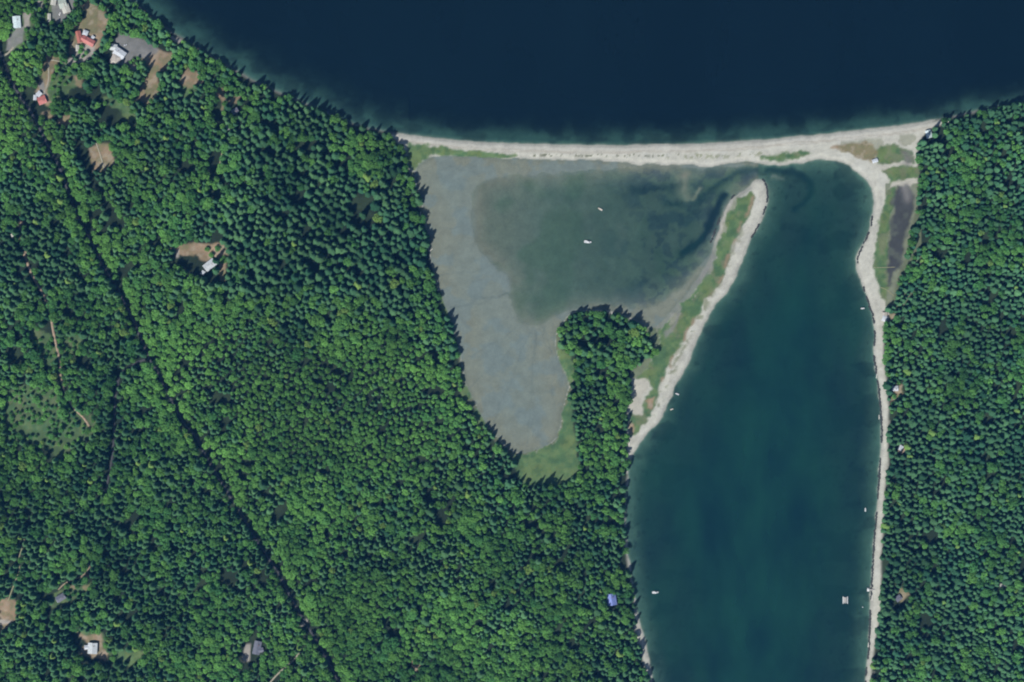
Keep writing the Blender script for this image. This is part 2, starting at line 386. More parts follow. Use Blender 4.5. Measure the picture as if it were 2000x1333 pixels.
put(C, (0.105, 0.135, 0.065), ((GX < 230) & (Z == 2)) * sstep(.58, .7, fbm(GX, GY, 20, 141, 3)) * .7)
put(C, (0.16, 0.165, 0.10), (Z == 2) * (GX > 1190) * sstep(.55, .7, nb) * .55)
put(C, (0.125, 0.150, 0.088), ((GX > 1728) & (GX < 1800) & (GY > 358) & (GY < 600) & (d_land > 4) & (Z == 1)) * .85)
# muddy lagoon margins
lm = (d_land > 0) & (Z == 1) & (d_for < 1)
west_rim = lm & (GX < 1135) & (GY > 335)
put(C, (0.120, 0.140, 0.080), west_rim * 1.0)
LAGSIDE = [(1472, 366), (1444, 384), (1429, 412), (1414, 450), (1406, 500), (1394, 527), (1352, 580), (1312, 624), (1290, 650), (1280, 690), (1262, 708), (1230, 690), (1240, 600), (1320, 560), (1372, 500), (1392, 440), (1425, 370)]
ls = sdist(LAGSIDE, WX, WY, 30)
lsm = sstep(-3, 3, ls) * (d_land > -2) * (Z != 2) * (d_for < 1)
put(C, (0.175, 0.195, 0.165), lsm * sstep(440, 500, GY))
put(C, (0.27, 0.275, 0.245), lsm * (1 - sstep(440, 500, GY)))
put(C, (0.115, 0.150, 0.082), ((GX > 1225) & (GX < 1300) & (GY > 640) & (GY < 738) & lm) * .9)
# wrack band between spit grass and sand; mud tongues in the marsh
wr = arc([(1470, 386), (1438, 460), (1424, 490), (1418, 525), (1394, 567), (1372, 594), (1344, 645), (1315, 700), (1292, 742)], 3.2) * (d_bay < 0)
put(C, (0.235, 0.185, 0.12), wr * sstep(.38, .62, nb) * .95)
put(C, (0.15, 0.17, 0.09), arc([(1455, 440), (1428, 495), (1412, 535), (1380, 592), (1350, 650), (1325, 700), (1300, 745), (1280, 800)], 7) * (d_bay < -3) * sstep(.52, .64, gm) * .75)
put(C, (0.33, 0.325, 0.285), (d_bay < 0) * (d_bay > -16) * (GX > 1280) * (GY > 330) * sstep(.54, .66, nb) * .4)
mt = arc([(1390, 500), (1382, 525), (1362, 548)], 6) + arc([(1330, 600), (1312, 640), (1300, 655)], 4) + arc([(1400, 440), (1392, 470)], 4)
put(C, (0.20, 0.205, 0.19), mt * (d_bay < 0) * .8)
put(C, (0.33, 0.32, 0.28), arc([(1424, 402), (1412, 430), (1400, 470)], 3) * (d_bay < 0) * .9)
put(C, (0.34, 0.335, 0.30), arc([(1452, 448), (1440, 470), (1430, 490)], 5) * (d_bay < 0) * .45)
for p in DIRT:
    d = sdist(p, WX * .7 + GX * .3, WY * .7 + GY * .3, 30) + (n3 - .5) * 6
    m = sstep(-3, 3, d)
    put(C, (0.25, 0.185, 0.115), m)
    put(C, (0.17, 0.16, 0.085), m * sstep(.5, .62, n2) * .8)
    put(C, (0.32, 0.235, 0.16), m * sstep(.5, .36, n2) * .6)
    put(C, (0.16, 0.165, 0.085), m * sstep(.56, .68, gm) * .6)
    put(C, (0.33, 0.29, 0.22), m * sstep(.44, .34, gm) * .5)
    Z[d > 0] = 3
    cl_d = np.maximum(cl_d, d)
for k, p in enumerate(GRAVEL):
    d = sdist(p, GX + jx * .3, GY + jy * .3, 30)
    m = sstep(-1.5, 1.5, d)
    put(C, (0.205, 0.205, 0.20) if k in (0, 2, 4, 6) else (0.36, 0.335, 0.30), m * (.85 + .3 * (n3 - .5)))
    Z[d > 0] = 4
    cl_d = np.maximum(cl_d, d)
for p in SANDP:
    d = sdist(p, WX, WY, 30)
    put(C, (0.40, 0.39, 0.335), sstep(-2, 2, d))
    Z[d > 0] = 1
    cl_d = np.maximum(cl_d, d)
for p in POND:
    d = sdist(p, WX, WY, 30) + (n3 - .5) * 5
    put(C, (0.048, 0.052, 0.054), sstep(-4, 5, d))
    put(C, (0.090, 0.105, 0.085), sstep(-4, 5, d) * sstep(.5, .65, n2) * .8)
    Z[d > 0] = 6
    cl_d = np.maximum(cl_d, d)
    H -= sstep(-3, 4, d) * .35
# grey bare tongue north of the pond, and beside the grass
put(C, (0.155, 0.15, 0.145), arc([(1768, 300), (1772, 318)], 9) * (d_land > 0) * .8)
put(C, (0.20, 0.195, 0.19), arc([(1765, 366), (1772, 385)], 9) * (d_land > 0) * .7)
# forest floor zone
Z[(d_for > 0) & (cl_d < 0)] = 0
# the shore under the bluff trees: narrow grey stones
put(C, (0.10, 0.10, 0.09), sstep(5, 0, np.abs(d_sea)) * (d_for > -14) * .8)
# beds under water
w_sea = d_sea > -1.5; w_bay = d_bay > -1.0
bed = np.clip(np.maximum(d_sea, d_bay) / 3, 0, 1)
put(C, (0.105, 0.170, 0.135), bed)
put(C, (0.13, 0.185, 0.15), bed * sstep(.5, .7, n1) * .6)
put(C, (0.085, 0.160, 0.132), bed * sstep(2, 8, d_sea))
put(C, (0.045, 0.08, 0.07), bed * sstep(2, 8, d_sea) * sstep(.5, .62, n2) * .6)
eel = fbm(GX * .6, GY, 34, 61, 4)
put(C, (0.03, 0.05, 0.045), bed * sstep(.55, .68, eel) * .6 * (1 - mouth * sstep(1050, 980, GX)))
eel2 = fbm(GX, GY, 8, 71, 2)
put(C, (0.03, 0.045, 0.045), bed * sstep(.70, .80, eel2) * .5 * (d_bay > 12) * (~lag))
mudm = (d_bay > 0) & lag
m_mud = mudm * sstep(0, 3, d_bay)
put(C, (0.150, 0.182, 0.158), m_mud)
put(C, (0.166, 0.180, 0.138), m_mud * sstep(75, 5, d_bay + (n1 - .5) * 70) * .85)
put(C, (0.122, 0.142, 0.112), m_mud * sstep(9, 1, d_bay + (n2 - .5) * 8) * .7)
put(C, (0.130, 0.175, 0.175), m_mud * sstep(.5, .62, n2) * .6)
put(C, (0.11, 0.14, 0.13), m_mud * np.clip(creek, 0, 1) * .7)
pm = m_mud * sstep(-6, 14, d_pool)
pg = sstep(920, 1180, GX + (n1 - .5) * 120)
put(C, (0.152, 0.165, 0.132), pm * (1 - pg))
put(C, (0.130, 0.160, 0.128), pm * pg)
put(C, (0.095, 0.140, 0.098), pm * sstep(.46, .6, n1) * .7)
put(C, (0.060, 0.085, 0.10), pm * sstep(.49, .62, fbm(WX, WY * 1.3, 40, 81, 5)) * sstep(1120, 1300, GX) * .75)
put(C, (0.050, 0.070, 0.085), pm * sstep(.56, .66, fbm(WX, WY, 14, 83, 4)) * sstep(1180, 1300, GX) * .6)
put(C, (0.030, 0.040, 0.065), pm * np.clip(ch2 * 1.1 + ch4 * .4, 0, 1))
put(C, (0.050, 0.075, 0.09), pm * np.clip(ch3 * .55, 0, 1))
put(C, (0.19, 0.20, 0.155), pm * np.clip(bar1, 0, 1) * .95)
put(C, (0.03, 0.05, 0.06), bed * (~lag) * np.clip(ch1, 0, 1) * .55)
put(C, (0.22, 0.22, 0.19), bed * np.clip(bar2, 0, 1) * .6 * (d_bay > 2))
Z[(d_bay > 0) | (d_sea > 0)] = 5
Z[mudm] = 7
C *= (0.93 + 0.14 * fbm(GX, GY, 5, 101, 2))[..., None] * 0.785

def hz(px, py):
    u = (np.asarray(px, float) - gx[0]) / STEP; v = (np.asarray(py, float) - gy[0]) / STEP
    u = np.clip(u, 0, NX - 1.001); v = np.clip(v, 0, NY - 1.001)
    i = u.astype(int); j = v.astype(int); fu = u - i; fv = v - j
    return (H[j, i] * (1 - fu) + H[j, i + 1] * fu) * (1 - fv) + (H[j + 1, i] * (1 - fu) + H[j + 1, i + 1] * fu) * fv

# ------------------------------------------------------------------ materials
def mat(name):
    m = bpy.data.materials.new(name); m.use_nodes = True
    nt = m.node_tree; nt.nodes.clear()
    out = nt.nodes.new('ShaderNodeOutputMaterial')
    return m, nt, out

def N(nt, kind, **inputs):
    n = nt.nodes.new(kind)
    for k, v in inputs.items():
        n.inputs[k.replace('_', ' ')].default_value = v
    return n

def ground_material():
    m, nt, out = mat('ground'); L = nt.links.new
    at = nt.nodes.new('ShaderNodeAttribute'); at.attribute_name = 'soil'
    geo = nt.nodes.new('ShaderNodeNewGeometry')
    nz1 = N(nt, 'ShaderNodeTexNoise', Scale=0.35, Detail=5.0, Roughness=0.65); L(geo.outputs['Position'], nz1.inputs['Vector'])
    nz2 = N(nt, 'ShaderNodeTexNoise', Scale=0.06, Detail=3.0); L(geo.outputs['Position'], nz2.inputs['Vector'])
    mr = N(nt, 'ShaderNodeMapRange', From_Min=.3, From_Max=.7, To_Min=.91, To_Max=1.09); L(nz1.outputs['Fac'], mr.inputs['Value'])
    mr2 = N(nt, 'ShaderNodeMapRange', From_Min=.3, From_Max=.7, To_Min=.9, To_Max=1.1); L(nz2.outputs['Fac'], mr2.inputs['Value'])
    mu = nt.nodes.new('ShaderNodeMath'); mu.operation = 'MULTIPLY'; L(mr.outputs[0], mu.inputs[0]); L(mr2.outputs[0], mu.inputs[1])
    vm = nt.nodes.new('ShaderNodeVectorMath'); vm.operation = 'SCALE'; L(at.outputs['Color'], vm.inputs[0]); L(mu.outputs[0], vm.inputs['Scale'])
    bs = N(nt, 'ShaderNodeBsdfPrincipled', Roughness=0.9); bs.inputs['Specular IOR Level'].default_value = .15
    L(vm.outputs[0], bs.inputs['Base Color'])
    bp = N(nt, 'ShaderNodeBump', Strength=.35, Distance=.5); L(nz1.outputs['Fac'], bp.inputs['Height']); L(bp.outputs[0], bs.inputs['Normal'])
    L(bs.outputs[0], out.inputs['Surface'])
    return m

def plain(name, rgb, rough=.7, var=.12, scale=1.5, spec=.3):
    m, nt, out = mat(name); L = nt.links.new
    geo = nt.nodes.new('ShaderNodeNewGeometry')
    nz_ = N(nt, 'ShaderNodeTexNoise', Scale=scale, Detail=4.0); L(geo.outputs['Position'], nz_.inputs['Vector'])
    mr = N(nt, 'ShaderNodeMapRange', From_Min=.3, From_Max=.7, To_Min=1 - var, To_Max=1 + var); L(nz_.outputs['Fac'], mr.inputs['Value'])
    vm = nt.nodes.new('ShaderNodeVectorMath'); vm.operation = 'SCALE'; vm.inputs[0].default_value = rgb; L(mr.outputs[0], vm.inputs['Scale'])
    bs = N(nt, 'ShaderNodeBsdfPrincipled', Roughness=rough); bs.inputs['Specular IOR Level'].default_value = spec
    L(vm.outputs[0], bs.inputs['Base Color']); L(bs.outputs[0], out.inputs['Surface'])
    return m

def leaf_material(name, translucent):
    m, nt, out = mat(name); L = nt.links.new
    at = nt.nodes.new('ShaderNodeAttribute'); at.attribute_type = 'INSTANCER'; at.attribute_name = 'tint'
    oi = nt.nodes.new('ShaderNodeNewGeometry')
    nz_ = N(nt, 'ShaderNodeTexNoise', Scale=.55, Detail=2.0); L(oi.outputs['Position'], nz_.inputs['Vector'])
    mr = N(nt, 'ShaderNodeMapRange', From_Min=.3, From_Max=.7, To_Min=.66, To_Max=1.36); L(nz_.outputs['Fac'], mr.inputs['Value'])
    vm = nt.nodes.new('ShaderNodeVectorMath'); vm.operation = 'SCALE'; L(at.outputs['Color'], vm.inputs[0]); L(mr.outputs[0], vm.inputs['Scale'])
    df = N(nt, 'ShaderNodeBsdfDiffuse', Roughness=.5); L(vm.outputs[0], df.inputs['Color'])
    tr = nt.nodes.new('ShaderNodeBsdfTranslucent'); L(vm.outputs[0], tr.inputs['Color'])
    mx = N(nt, 'ShaderNodeMixShader', Fac=translucent); L(df.outputs[0], mx.inputs[1]); L(tr.outputs[0], mx.inputs[2])
    L(mx.outputs[0], out.inputs['Surface'])
    return m

def water_material(name, body, body2, k, nscale):
    """sheet of clear-to-murky water: the bed shows through by the depth below the sheet"""
    m, nt, out = mat(name); L = nt.links.new
    at = nt.nodes.new('ShaderNodeAttribute'); at.attribute_name = 'depth'
    geo = nt.nodes.new('ShaderNodeNewGeometry')
    # turbid fraction 1 - exp(-k d)
    a = nt.nodes.new('ShaderNodeMath'); a.operation = 'MULTIPLY'; a.inputs[1].default_value = -k; L(at.outputs['Fac'], a.inputs[0])
    e = nt.nodes.new('ShaderNodeMath'); e.operation = 'EXPONENT'; L(a.outputs[0], e.inputs[0])
    f = nt.nodes.new('ShaderNodeMath'); f.operation = 'SUBTRACT'; f.inputs[0].default_value = 1.0; L(e.outputs[0], f.inputs[1])
    mp = nt.nodes.new('ShaderNodeMapping'); mp.inputs['Scale'].default_value = (1.0, .45, 1.0); mp.inputs['Rotation'].default_value = (0, 0, .3); L(geo.outputs['Position'], mp.inputs['Vector'])
    nz_ = N(nt, 'ShaderNodeTexNoise', Scale=nscale, Detail=5.0, Roughness=.6); L(mp.outputs[0], nz_.inputs['Vector'])
    mr = N(nt, 'ShaderNodeMapRange', From_Min=.35, From_Max=.65); L(nz_.outputs['Fac'], mr.inputs['Value'])
    mc = nt.nodes.new('ShaderNodeMix'); mc.data_type = 'RGBA'; mc.inputs[6].default_value = (*body, 1); mc.inputs[7].default_value = (*body2, 1); L(mr.outputs[0], mc.inputs[0])
    df = nt.nodes.new('ShaderNodeBsdfDiffuse'); L(mc.outputs[2], df.inputs['Color'])
    tp = nt.nodes.new('ShaderNodeBsdfTransparent')
    a2 = nt.nodes.new('ShaderNodeMath'); a2.operation = 'MULTIPLY'; a2.inputs[1].default_value = -2.2; L(at.outputs['Fac'], a2.inputs[0])
    e2 = nt.nodes.new('ShaderNodeMath'); e2.operation = 'EXPONENT'; L(a2.outputs[0], e2.inputs[0])
    tc = nt.nodes.new('ShaderNodeMix'); tc.data_type = 'RGBA'; tc.inputs[6].default_value = (.78, .95, .945, 1); tc.inputs[7].default_value = (.985, .995, .995, 1); L(e2.outputs[0], tc.inputs[0]); L(tc.outputs[2], tp.inputs['Color'])
    mx = nt.nodes.new('ShaderNodeMixShader'); L(f.outputs[0], mx.inputs[0]); L(tp.outputs[0], mx.inputs[1]); L(df.outputs[0], mx.inputs[2])
    gl = N(nt, 'ShaderNodeBsdfGlossy', Roughness=.12)
    rp = N(nt, 'ShaderNodeTexNoise', Scale=.5, Detail=4.0); L(geo.outputs['Position'], rp.inputs['Vector'])
    bp = N(nt, 'ShaderNodeBump', Strength=.25, Distance=.15); L(rp.outputs['Fac'], bp.inputs['Height']); L(bp.outputs[0], gl.inputs['Normal'])
    fr = N(nt, 'ShaderNodeFresnel', IOR=1.33)
    m2 = nt.nodes.new('ShaderNodeMixShader'); L(fr.outputs[0], m2.inputs[0]); L(mx.outputs[0], m2.inputs[1]); L(gl.outputs[0], m2.inputs[2])
    L(m2.outputs[0], out.inputs['Surface'])
    return m

M_ground = ground_material()
M_sea = water_material('sea_water', (0.0009, 0.0050, 0.0088), (0.0014, 0.0066, 0.0112), .34, .006)
M_bay = water_material('bay_water', (0.0020, 0.0178, 0.0225), (0.0048, 0.0345, 0.0285), .36, .014)
M_conifer = leaf_material('conifer_needles', .12)
M_broad = leaf_material('broad_leaves', .28)
M_bark = plain('bark', (0.09, 0.07, 0.05), .9)

# ------------------------------------------------------------------ mesh helpers
def tag(o, label=None, cat=None, group=None, kind=None):
    if label: o['label'] = label
    if cat: o['category'] = cat
    if group: o['group'] = group
    if kind: o['kind'] = kind
    return o

def link(name, me, parent=None):
    o = bpy.data.objects.new(name, me)
    COL.objects.link(o)
    if parent: o.parent = parent
    return o

def mesh_np(name, V, F, m=None):
    me = bpy.data.meshes.new(name)
    V = np.asarray(V, dtype=np.float32); F = np.asarray(F, dtype=np.int32)
    me.vertices.add(len(V)); me.vertices.foreach_set('co', V.ravel())
    me.loops.add(F.size); me.loops.foreach_set('vertex_index', F.ravel())
    me.polygons.add(len(F)); me.polygons.foreach_set('loop_start', np.arange(0, F.size, F.shape[1], dtype=np.int32))
    me.update(calc_edges=True)
    if m: me.materials.append(m)
    return me

IDX = np.arange(NX * NY).reshape(NY, NX)
QUAD = np.stack([IDX[1:, :-1], IDX[1:, 1:], IDX[:-1, 1:], IDX[:-1, :-1]], -1).reshape(-1, 4)
QZ = Z[:-1, :-1].ravel()
PX = wx(GX).ravel(); PY = wy(GY).ravel(); PZ = H.ravel(); PC = np.concatenate([C.reshape(-1, 3), np.ones((NX * NY, 1))], 1)

def grid_part(name, sel, label, cat, z=None, m=M_ground, attr='soil'):
    F = QUAD[sel]
    u, inv = np.unique(F, return_inverse=True)
    zz = PZ[u] if z is None else np.full(len(u), z)
    me = mesh_np(name, np.stack([PX[u], PY[u], zz], 1), inv.reshape(-1, 4), m)
    if attr == 'soil':
        a = me.attributes.new('soil', 'FLOAT_COLOR', 'POINT'); a.data.foreach_set('color', PC[u].astype(np.float32).ravel())
    else:
        a = me.attributes.new('depth', 'FLOAT', 'POINT'); a.data.foreach_set('value', np.clip(-PZ[u], 0, None).astype(np.float32))
    me.polygons.foreach_set('use_smooth', np.ones(len(F), bool))
    return tag(link(name, me), label, cat, kind='structure')

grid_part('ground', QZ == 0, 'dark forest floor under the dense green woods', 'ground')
grid_part('beach', QZ == 1, 'pale sand and pebble beaches of the barrier, spit and bay shores', 'beach')
grid_part('grass', QZ == 2, 'low green marsh and meadow grass on spit and clearings', 'grass')
grid_part('clearing', QZ == 3, 'bare brown earth of the clearings in the woods', 'ground')
grid_part('gravel_yard', QZ == 4, 'grey gravel yards and turning places beside the houses', 'yard')
grid_part('seabed', QZ == 5, 'sandy bed below the sea and the teal bay', 'seabed')
grid_part('pond_bed', QZ == 6, 'dark grey marsh pond bed beside the east wood', 'mud')
grid_part('mudflat', QZ == 7, 'grey tidal mudflat of the enclosed lagoon', 'mudflat')

cellmax = lambda A: np.maximum(np.maximum(A[:-1, :-1], A[1:, :-1]), np.maximum(A[:-1, 1:], A[1:, 1:])).ravel()
cellmin = lambda A: np.minimum(np.minimum(A[:-1, :-1], A[1:, :-1]), np.minimum(A[:-1, 1:], A[1:, 1:])).ravel()
low = cellmin(H) < 0.0
grid_part('sea_water', (cellmax(d_sea) > -2) & low, 'deep navy blue sea north of the barrier beach', 'water', 0.0, M_sea, 'depth')
grid_part('bay_water', (cellmax(d_bay) > -2) & low & ~(cellmax(d_sea) > -2), 'teal water of the long bay and the shallow lagoon', 'water', 0.0, M_bay, 'depth')

# country and sea beyond the frame
def ring(name, m, z, y0, y1, label, cat, lim=2400):
    x0, x1 = wx(gx[0]), wx(gx[-1]); yt, yb = wy(gy[0]), wy(gy[-1])
    V = []; F = []
    for (a, b, c, d) in ((-lim, x0, yb, yt), (x1, lim, yb, yt), (-lim, lim, yt, lim), (-lim, lim, -lim, yb)):
        c2, d2 = max(c, y0), min(d, y1)
        if d2 <= c2: continue
        i = len(V); V += [(a, c2, z), (b, c2, z), (b, d2, z), (a, d2, z)]; F.append((i, i + 1, i + 2, i + 3))
    me = mesh_np(name, V, F, m)
    at = me.attributes.new('soil', 'FLOAT_COLOR', 'POINT'); at.data.foreach_set('color', np.tile((0.03, 0.06, 0.025, 1.0), (len(V), 1)).astype(np.float32).ravel())
    at = me.attributes.new('depth', 'FLOAT', 'POINT'); at.data.foreach_set('value', np.full(len(V), 25.0, dtype=np.float32))
    return tag(link(name, me), label, cat, kind='structure')
ring('sea_water', M_sea, -0.01, 560, 2400, 'open sea beyond the top edge of the picture', 'water')
ring('ground', M_ground, -0.5, -2400, 560, 'wooded country beyond the picture edges', 'ground')

# ------------------------------------------------------------------ roads and tracks
def ribbon(name, pts, width_px, m, label, cat, lift=.14):
    P = np.array(smooth_poly(pts, False, 2))
    seg = np.hypot(*np.diff(P, axis=0).T); t = np.concatenate([[0], np.cumsum(seg)])
    n = max(4, int(t[-1] / 3.0)); s = np.linspace(0, t[-1], n)
    X = np.interp(s, t, P[:, 0]); Y = np.interp(s, t, P[:, 1])
    dx = np.gradient(X); dy = np.gradient(Y); l = np.hypot(dx, dy); nx_, ny_ = -dy / l, dx / l
    wob = 1 + .25 * (vnoise(X, Y, 12, 5) - .5)
    V = []; F = []
    for off in (-1.0, -.96, 0.0, .96, 1.0):
        ox = X + nx_ * off * width_px / 2 * wob; oy = Y + ny_ * off * width_px / 2 * wob
        z = hz(ox, oy) + (lift if abs(off) < .99 else -.2) + (.04 if off == 0 else 0)
        V.append(np.stack([wx(ox), wy(oy), z], 1))
    V = np.stack(V, 1).reshape(-1, 3)
    for i in range(n - 1):
        for k in range(4):
            a = i * 5 + k
            F.append((a, a + 1, a + 6, a + 5))
    me = mesh_np(name, V, F, m)
    return tag(link(name, me), label, cat, kind='structure')
M_asph = plain('asphalt', (0.045, 0.047, 0.052), .9, .2, .6)
M_dirtroad = plain('dirt_road', (0.26, 0.20, 0.14), .95, .25, .5)
M_paleroad = plain('pale_gravel_road', (0.25, 0.235, 0.18), .95, .25, .5)
M_lawnpath = plain('mown_path', (0.20, 0.20, 0.12), .95, .25, .5)
ribbon('road', ROAD, 5.5, M_asph, 'narrow paved road running diagonally through the west woods', 'road')
ribbon('side_lane', LANE, 4.5, M_asph, 'shaded lane branching south from the wood road', 'lane')
TL = {'forest_track': ('brown dirt track along the left edge of the woods', M_dirtroad),
      'driveway': ('pale driveway cutting into the woods at the bottom edge', M_paleroad),
      'meadow_path': ('short pale path in the wood above the lone grey house', M_lawnpath),
      'west_drive': ('faint pale drive at the lower left edge', M_lawnpath),
      'yard_path': ('thin pale path crossing the round brown clearing', M_paleroad),
      'house_drive': ('pale drive from the pale blue shed to the road', M_paleroad),
      'garden_drive': ('winding tan drive up to the small red roofed house', M_paleroad),
      'lagoon_lane': ('brown path to the slate roofed house at lower left', M_dirtroad),
      'boardwalk_path': ('straight thin path across the east marsh grass', M_lawnpath),
      'marsh_path': ('short slanting path at the south end of east marsh', M_lawnpath)}
for k, pts in TRACKS.items():
    ribbon('dirt_track' if 'track' in k or 'lane' in k else ('path' if 'path' in k else 'driveway'), pts, ROADW[k], TL[k][1], TL[k][0], 'path' if 'path' in k else 'track')

# ------------------------------------------------------------------ trees
def frame_quad(c, nrm, size, r, asp=1.0):
    n_ = nrm / (np.linalg.norm(nrm) + 1e-9)
    a = np.cross(n_, (0.3, 0.5, 0.8)); a /= np.linalg.norm(a) + 1e-9
    b = np.cross(n_, a)
    t = r.random() * 6.28
    u = (a * math.cos(t) + b * math.sin(t)) * size; v = (-a * math.sin(t) + b * math.cos(t)) * size * asp
    return [c - u - v * .6, c + u * .2 - v, c + u, c + v]

def conifer_mesh(k):
    r = np.random.default_rng(100 + k)
    Ht, Rd = 20.0, 4.6 + .6 * r.random()
    V = []; F = []
    levels = 13
    for li in range(levels):
        t = li / (levels - 1)
        z0 = Ht * (.16 + .80 * t)
        rad = Rd * (1 - t) ** .55 * (.85 + .3 * r.random()) + .25
        nb = int(round(9 - 4 * t))
        ph = r.random() * 6.28
        for b in range(nb):
            an = ph + 6.283 * b / nb + r.normal() * .16
            rr = rad * (.72 + .5 * r.random())
            droop = .30 + .25 * r.random()
            d = np.array((math.cos(an), math.sin(an), 0)); s = np.array((-d[1], d[0], 0))
            root = np.array((0, 0, z0)) + d * .1
            mid = root + d * rr * .55 + np.array((0, 0, -droop * rr * .42))
            tip = root + d * rr + np.array((0, 0, -droop * rr))
            w = rr * (.36 + .12 * r.random()) + .15
            low_ = np.array((0, 0, -.30 * w - .1))
            i = len(V)
            V += [root, mid + s * w + low_, tip, mid - s * w + low_, mid + np.array((0, 0, .12))]
            F += [(i, i + 4, i + 1), (i + 1, i + 4, i + 2), (i, i + 3, i + 4), (i + 3, i + 2, i + 4)]
    i = len(V)
    V += [(0, 0, Ht)] + [(.35 * math.cos(q), .35 * math.sin(q), Ht * .93) for q in (0, 2.1, 4.2)]
    F += [(i, i + 1, i + 2), (i, i + 2, i + 3), (i, i + 3, i + 1)]
    return mesh_np('conifer_crown', V, F, M_conifer)

def broad_mesh(k):
    r = np.random.default_rng(200 + k)
    Ht, Rd = 15.0, 4.9
    V = []; F = []
    nc = 9 + int(r.integers(0, 3))
    for c in range(nc):
        if c == 0: cen = np.array((0, 0, Ht - 3.2)); cr = 2.6
        else:
            an = c * 2.4 + r.normal() * .3; q = Rd * (.40 + .38 * r.random())
            cen = np.array((math.cos(an) * q, math.sin(an) * q, Ht * (.50 + .30 * r.random()))); cr = 1.9 + 1.0 * r.random()
        nl = 40
        for _ in range(nl):
            d = r.normal(size=3); d[2] = abs(d[2]) * .8 - .25; d /= np.linalg.norm(d)
            p = cen + d * cr * (.72 + .32 * r.random()) * np.array((1.05, 1.05, .8))
            nn = d + r.normal(size=3) * .35 + np.array((0, 0, .35))
            q4 = frame_quad(p, nn, .62 + .40 * r.random(), r)
            i = len(V); V += q4; F.append((i, i + 1, i + 2, i + 3))
    return mesh_np('broadleaf_crown', V, F, M_broad)

def trunk_mesh(name, Ht, r0, limbs, seed):
    r = np.random.default_rng(seed)
    V = []; F = []
    def tube(pts, rads, n=5):
        base = len(V)
        for (p, q) in zip(pts, rads):
            for k in range(n):
                a = 6.283 * k / n
                V.append((p[0] + q * math.cos(a), p[1] + q * math.sin(a), p[2]))
        for i in range(len(pts) - 1):
            for k in range(n):
                F.append((base + i * n + k, base + i * n + (k + 1) % n, base + (i + 1) * n + (k + 1) % n, base + (i + 1) * n + k))
    tube([(0, 0, -1), (0.05, 0, Ht * .3), (0, .05, Ht * .65), (0, 0, Ht * .93)], [r0 * 1.2, r0 * .85, r0 * .5, r0 * .1])
    for k in range(limbs):
        an = 2.4 * k + r.random(); q = Ht * (.14 + .08 * r.random()); z = Ht * (.3 + .1 * k)
        tube([(0, 0, z), (math.cos(an) * q * .6, math.sin(an) * q * .6, z + q * .5), (math.cos(an) * q, math.sin(an) * q, z + q * 1.0)], [r0 * .4, r0 * .28, r0 * .1], 4)
    return mesh_np(name, V, F, M_bark)

NV = 6
CON = [conifer_mesh(k) for k in range(NV)]
BRO = [broad_mesh(k) for k in range(NV)]
TR_CON = trunk_mesh('conifer_trunk', 20.0, .42, 0, 1)
TR_BRO = trunk_mesh('broadleaf_trunk', 14.0, .40, 5, 2)

# share of broadleaved trees over the map: (x, y, rx, ry, weight)
DBLOB = [(15, 60, 55, 90, 1.0), (25, 230, 50, 90, 1.1), (120, 330, 25, 70, .8), (160, 420, 25, 50, .9), (205, 500, 25, 45, .8), (270, 590, 25, 50, .7),
         (335, 690, 55, 90, .95), (420, 640, 70, 80, .5), (320, 400, 130, 70, .35), (660, 640, 90, 50, .35), (760, 720, 130, 90, .55), (680, 860, 190, 110, .65),
         (880, 760, 50, 90, .5), (640, 1000, 120, 70, .45), (720, 1230, 200, 120, .55), (900, 1250, 200, 120, .45), (430, 1230, 90, 90, .6), (520, 1300, 120, 60, .5),
         (720, 300, 50, 35, .9), (690, 270, 30, 25, .7), (60, 790, 100, 120, .6), (170, 640, 40, 60, .4), (400, 880, 60, 70, .5), (560, 760, 90, 70, .5),
         (1165, 880, 45, 60, .4), (1110, 660, 25, 25, .9), (1200, 770, 15, 60, .8), (1900, 290, 90, 60, .45), (1850, 420, 40, 50, .5), (1950, 480, 60, 60, .4),
         (1850, 720, 60, 60, .3), (1960, 760, 50, 60, .35), (1900, 1000, 80, 100, .2), (1860, 1300, 120, 60, .45), (1960, 1200, 60, 100, .35), (1000, 1050, 120, 60, .35),
         (1080, 1250, 90, 80, .35), (250, 960, 60, 50, .35), (500, 620, 60, 40, .3), (330, 800, 40, 60, .5), (480, 930, 40, 60, .4), (560, 1080, 20, 40, .8), (600, 1180, 16, 40, 1.0), (640, 1260, 16, 40, .9),
         (60, 1100, 60, 60, .2), (240, 340, 40, 40, .4), (180, 100, 90, 60, .2), (300, 250, 60, 50, .2)]
DARK = [(60, 480, 70, 110, .6), (240, 560, 60, 50, .2), (480, 520, 150, 90, .55), (620, 420, 160, 150, .75), (560, 280, 120, 70, .55), (780, 450, 45, 150, .6), (300, 300, 110, 60, .2), (200, 1080, 200, 90, .35),
        (130, 1260, 130, 90, .35), (160, 620, 90, 60, .3), (300, 900, 90, 70, .35), (1180, 680, 70, 50, .4), (1880, 900, 120, 120, .3), (240, 170, 100, 60, .35), (1860, 1150, 130, 90, .25), (640, 560, 120, 60, .35)]
def field(B, x, y):
    s = np.zeros_like(x)
    for (cx, cy, rx, ry, w) in B:
        s += w * np.exp(-((x - cx) / rx) ** 2 - ((y - cy) / ry) ** 2)
    return s

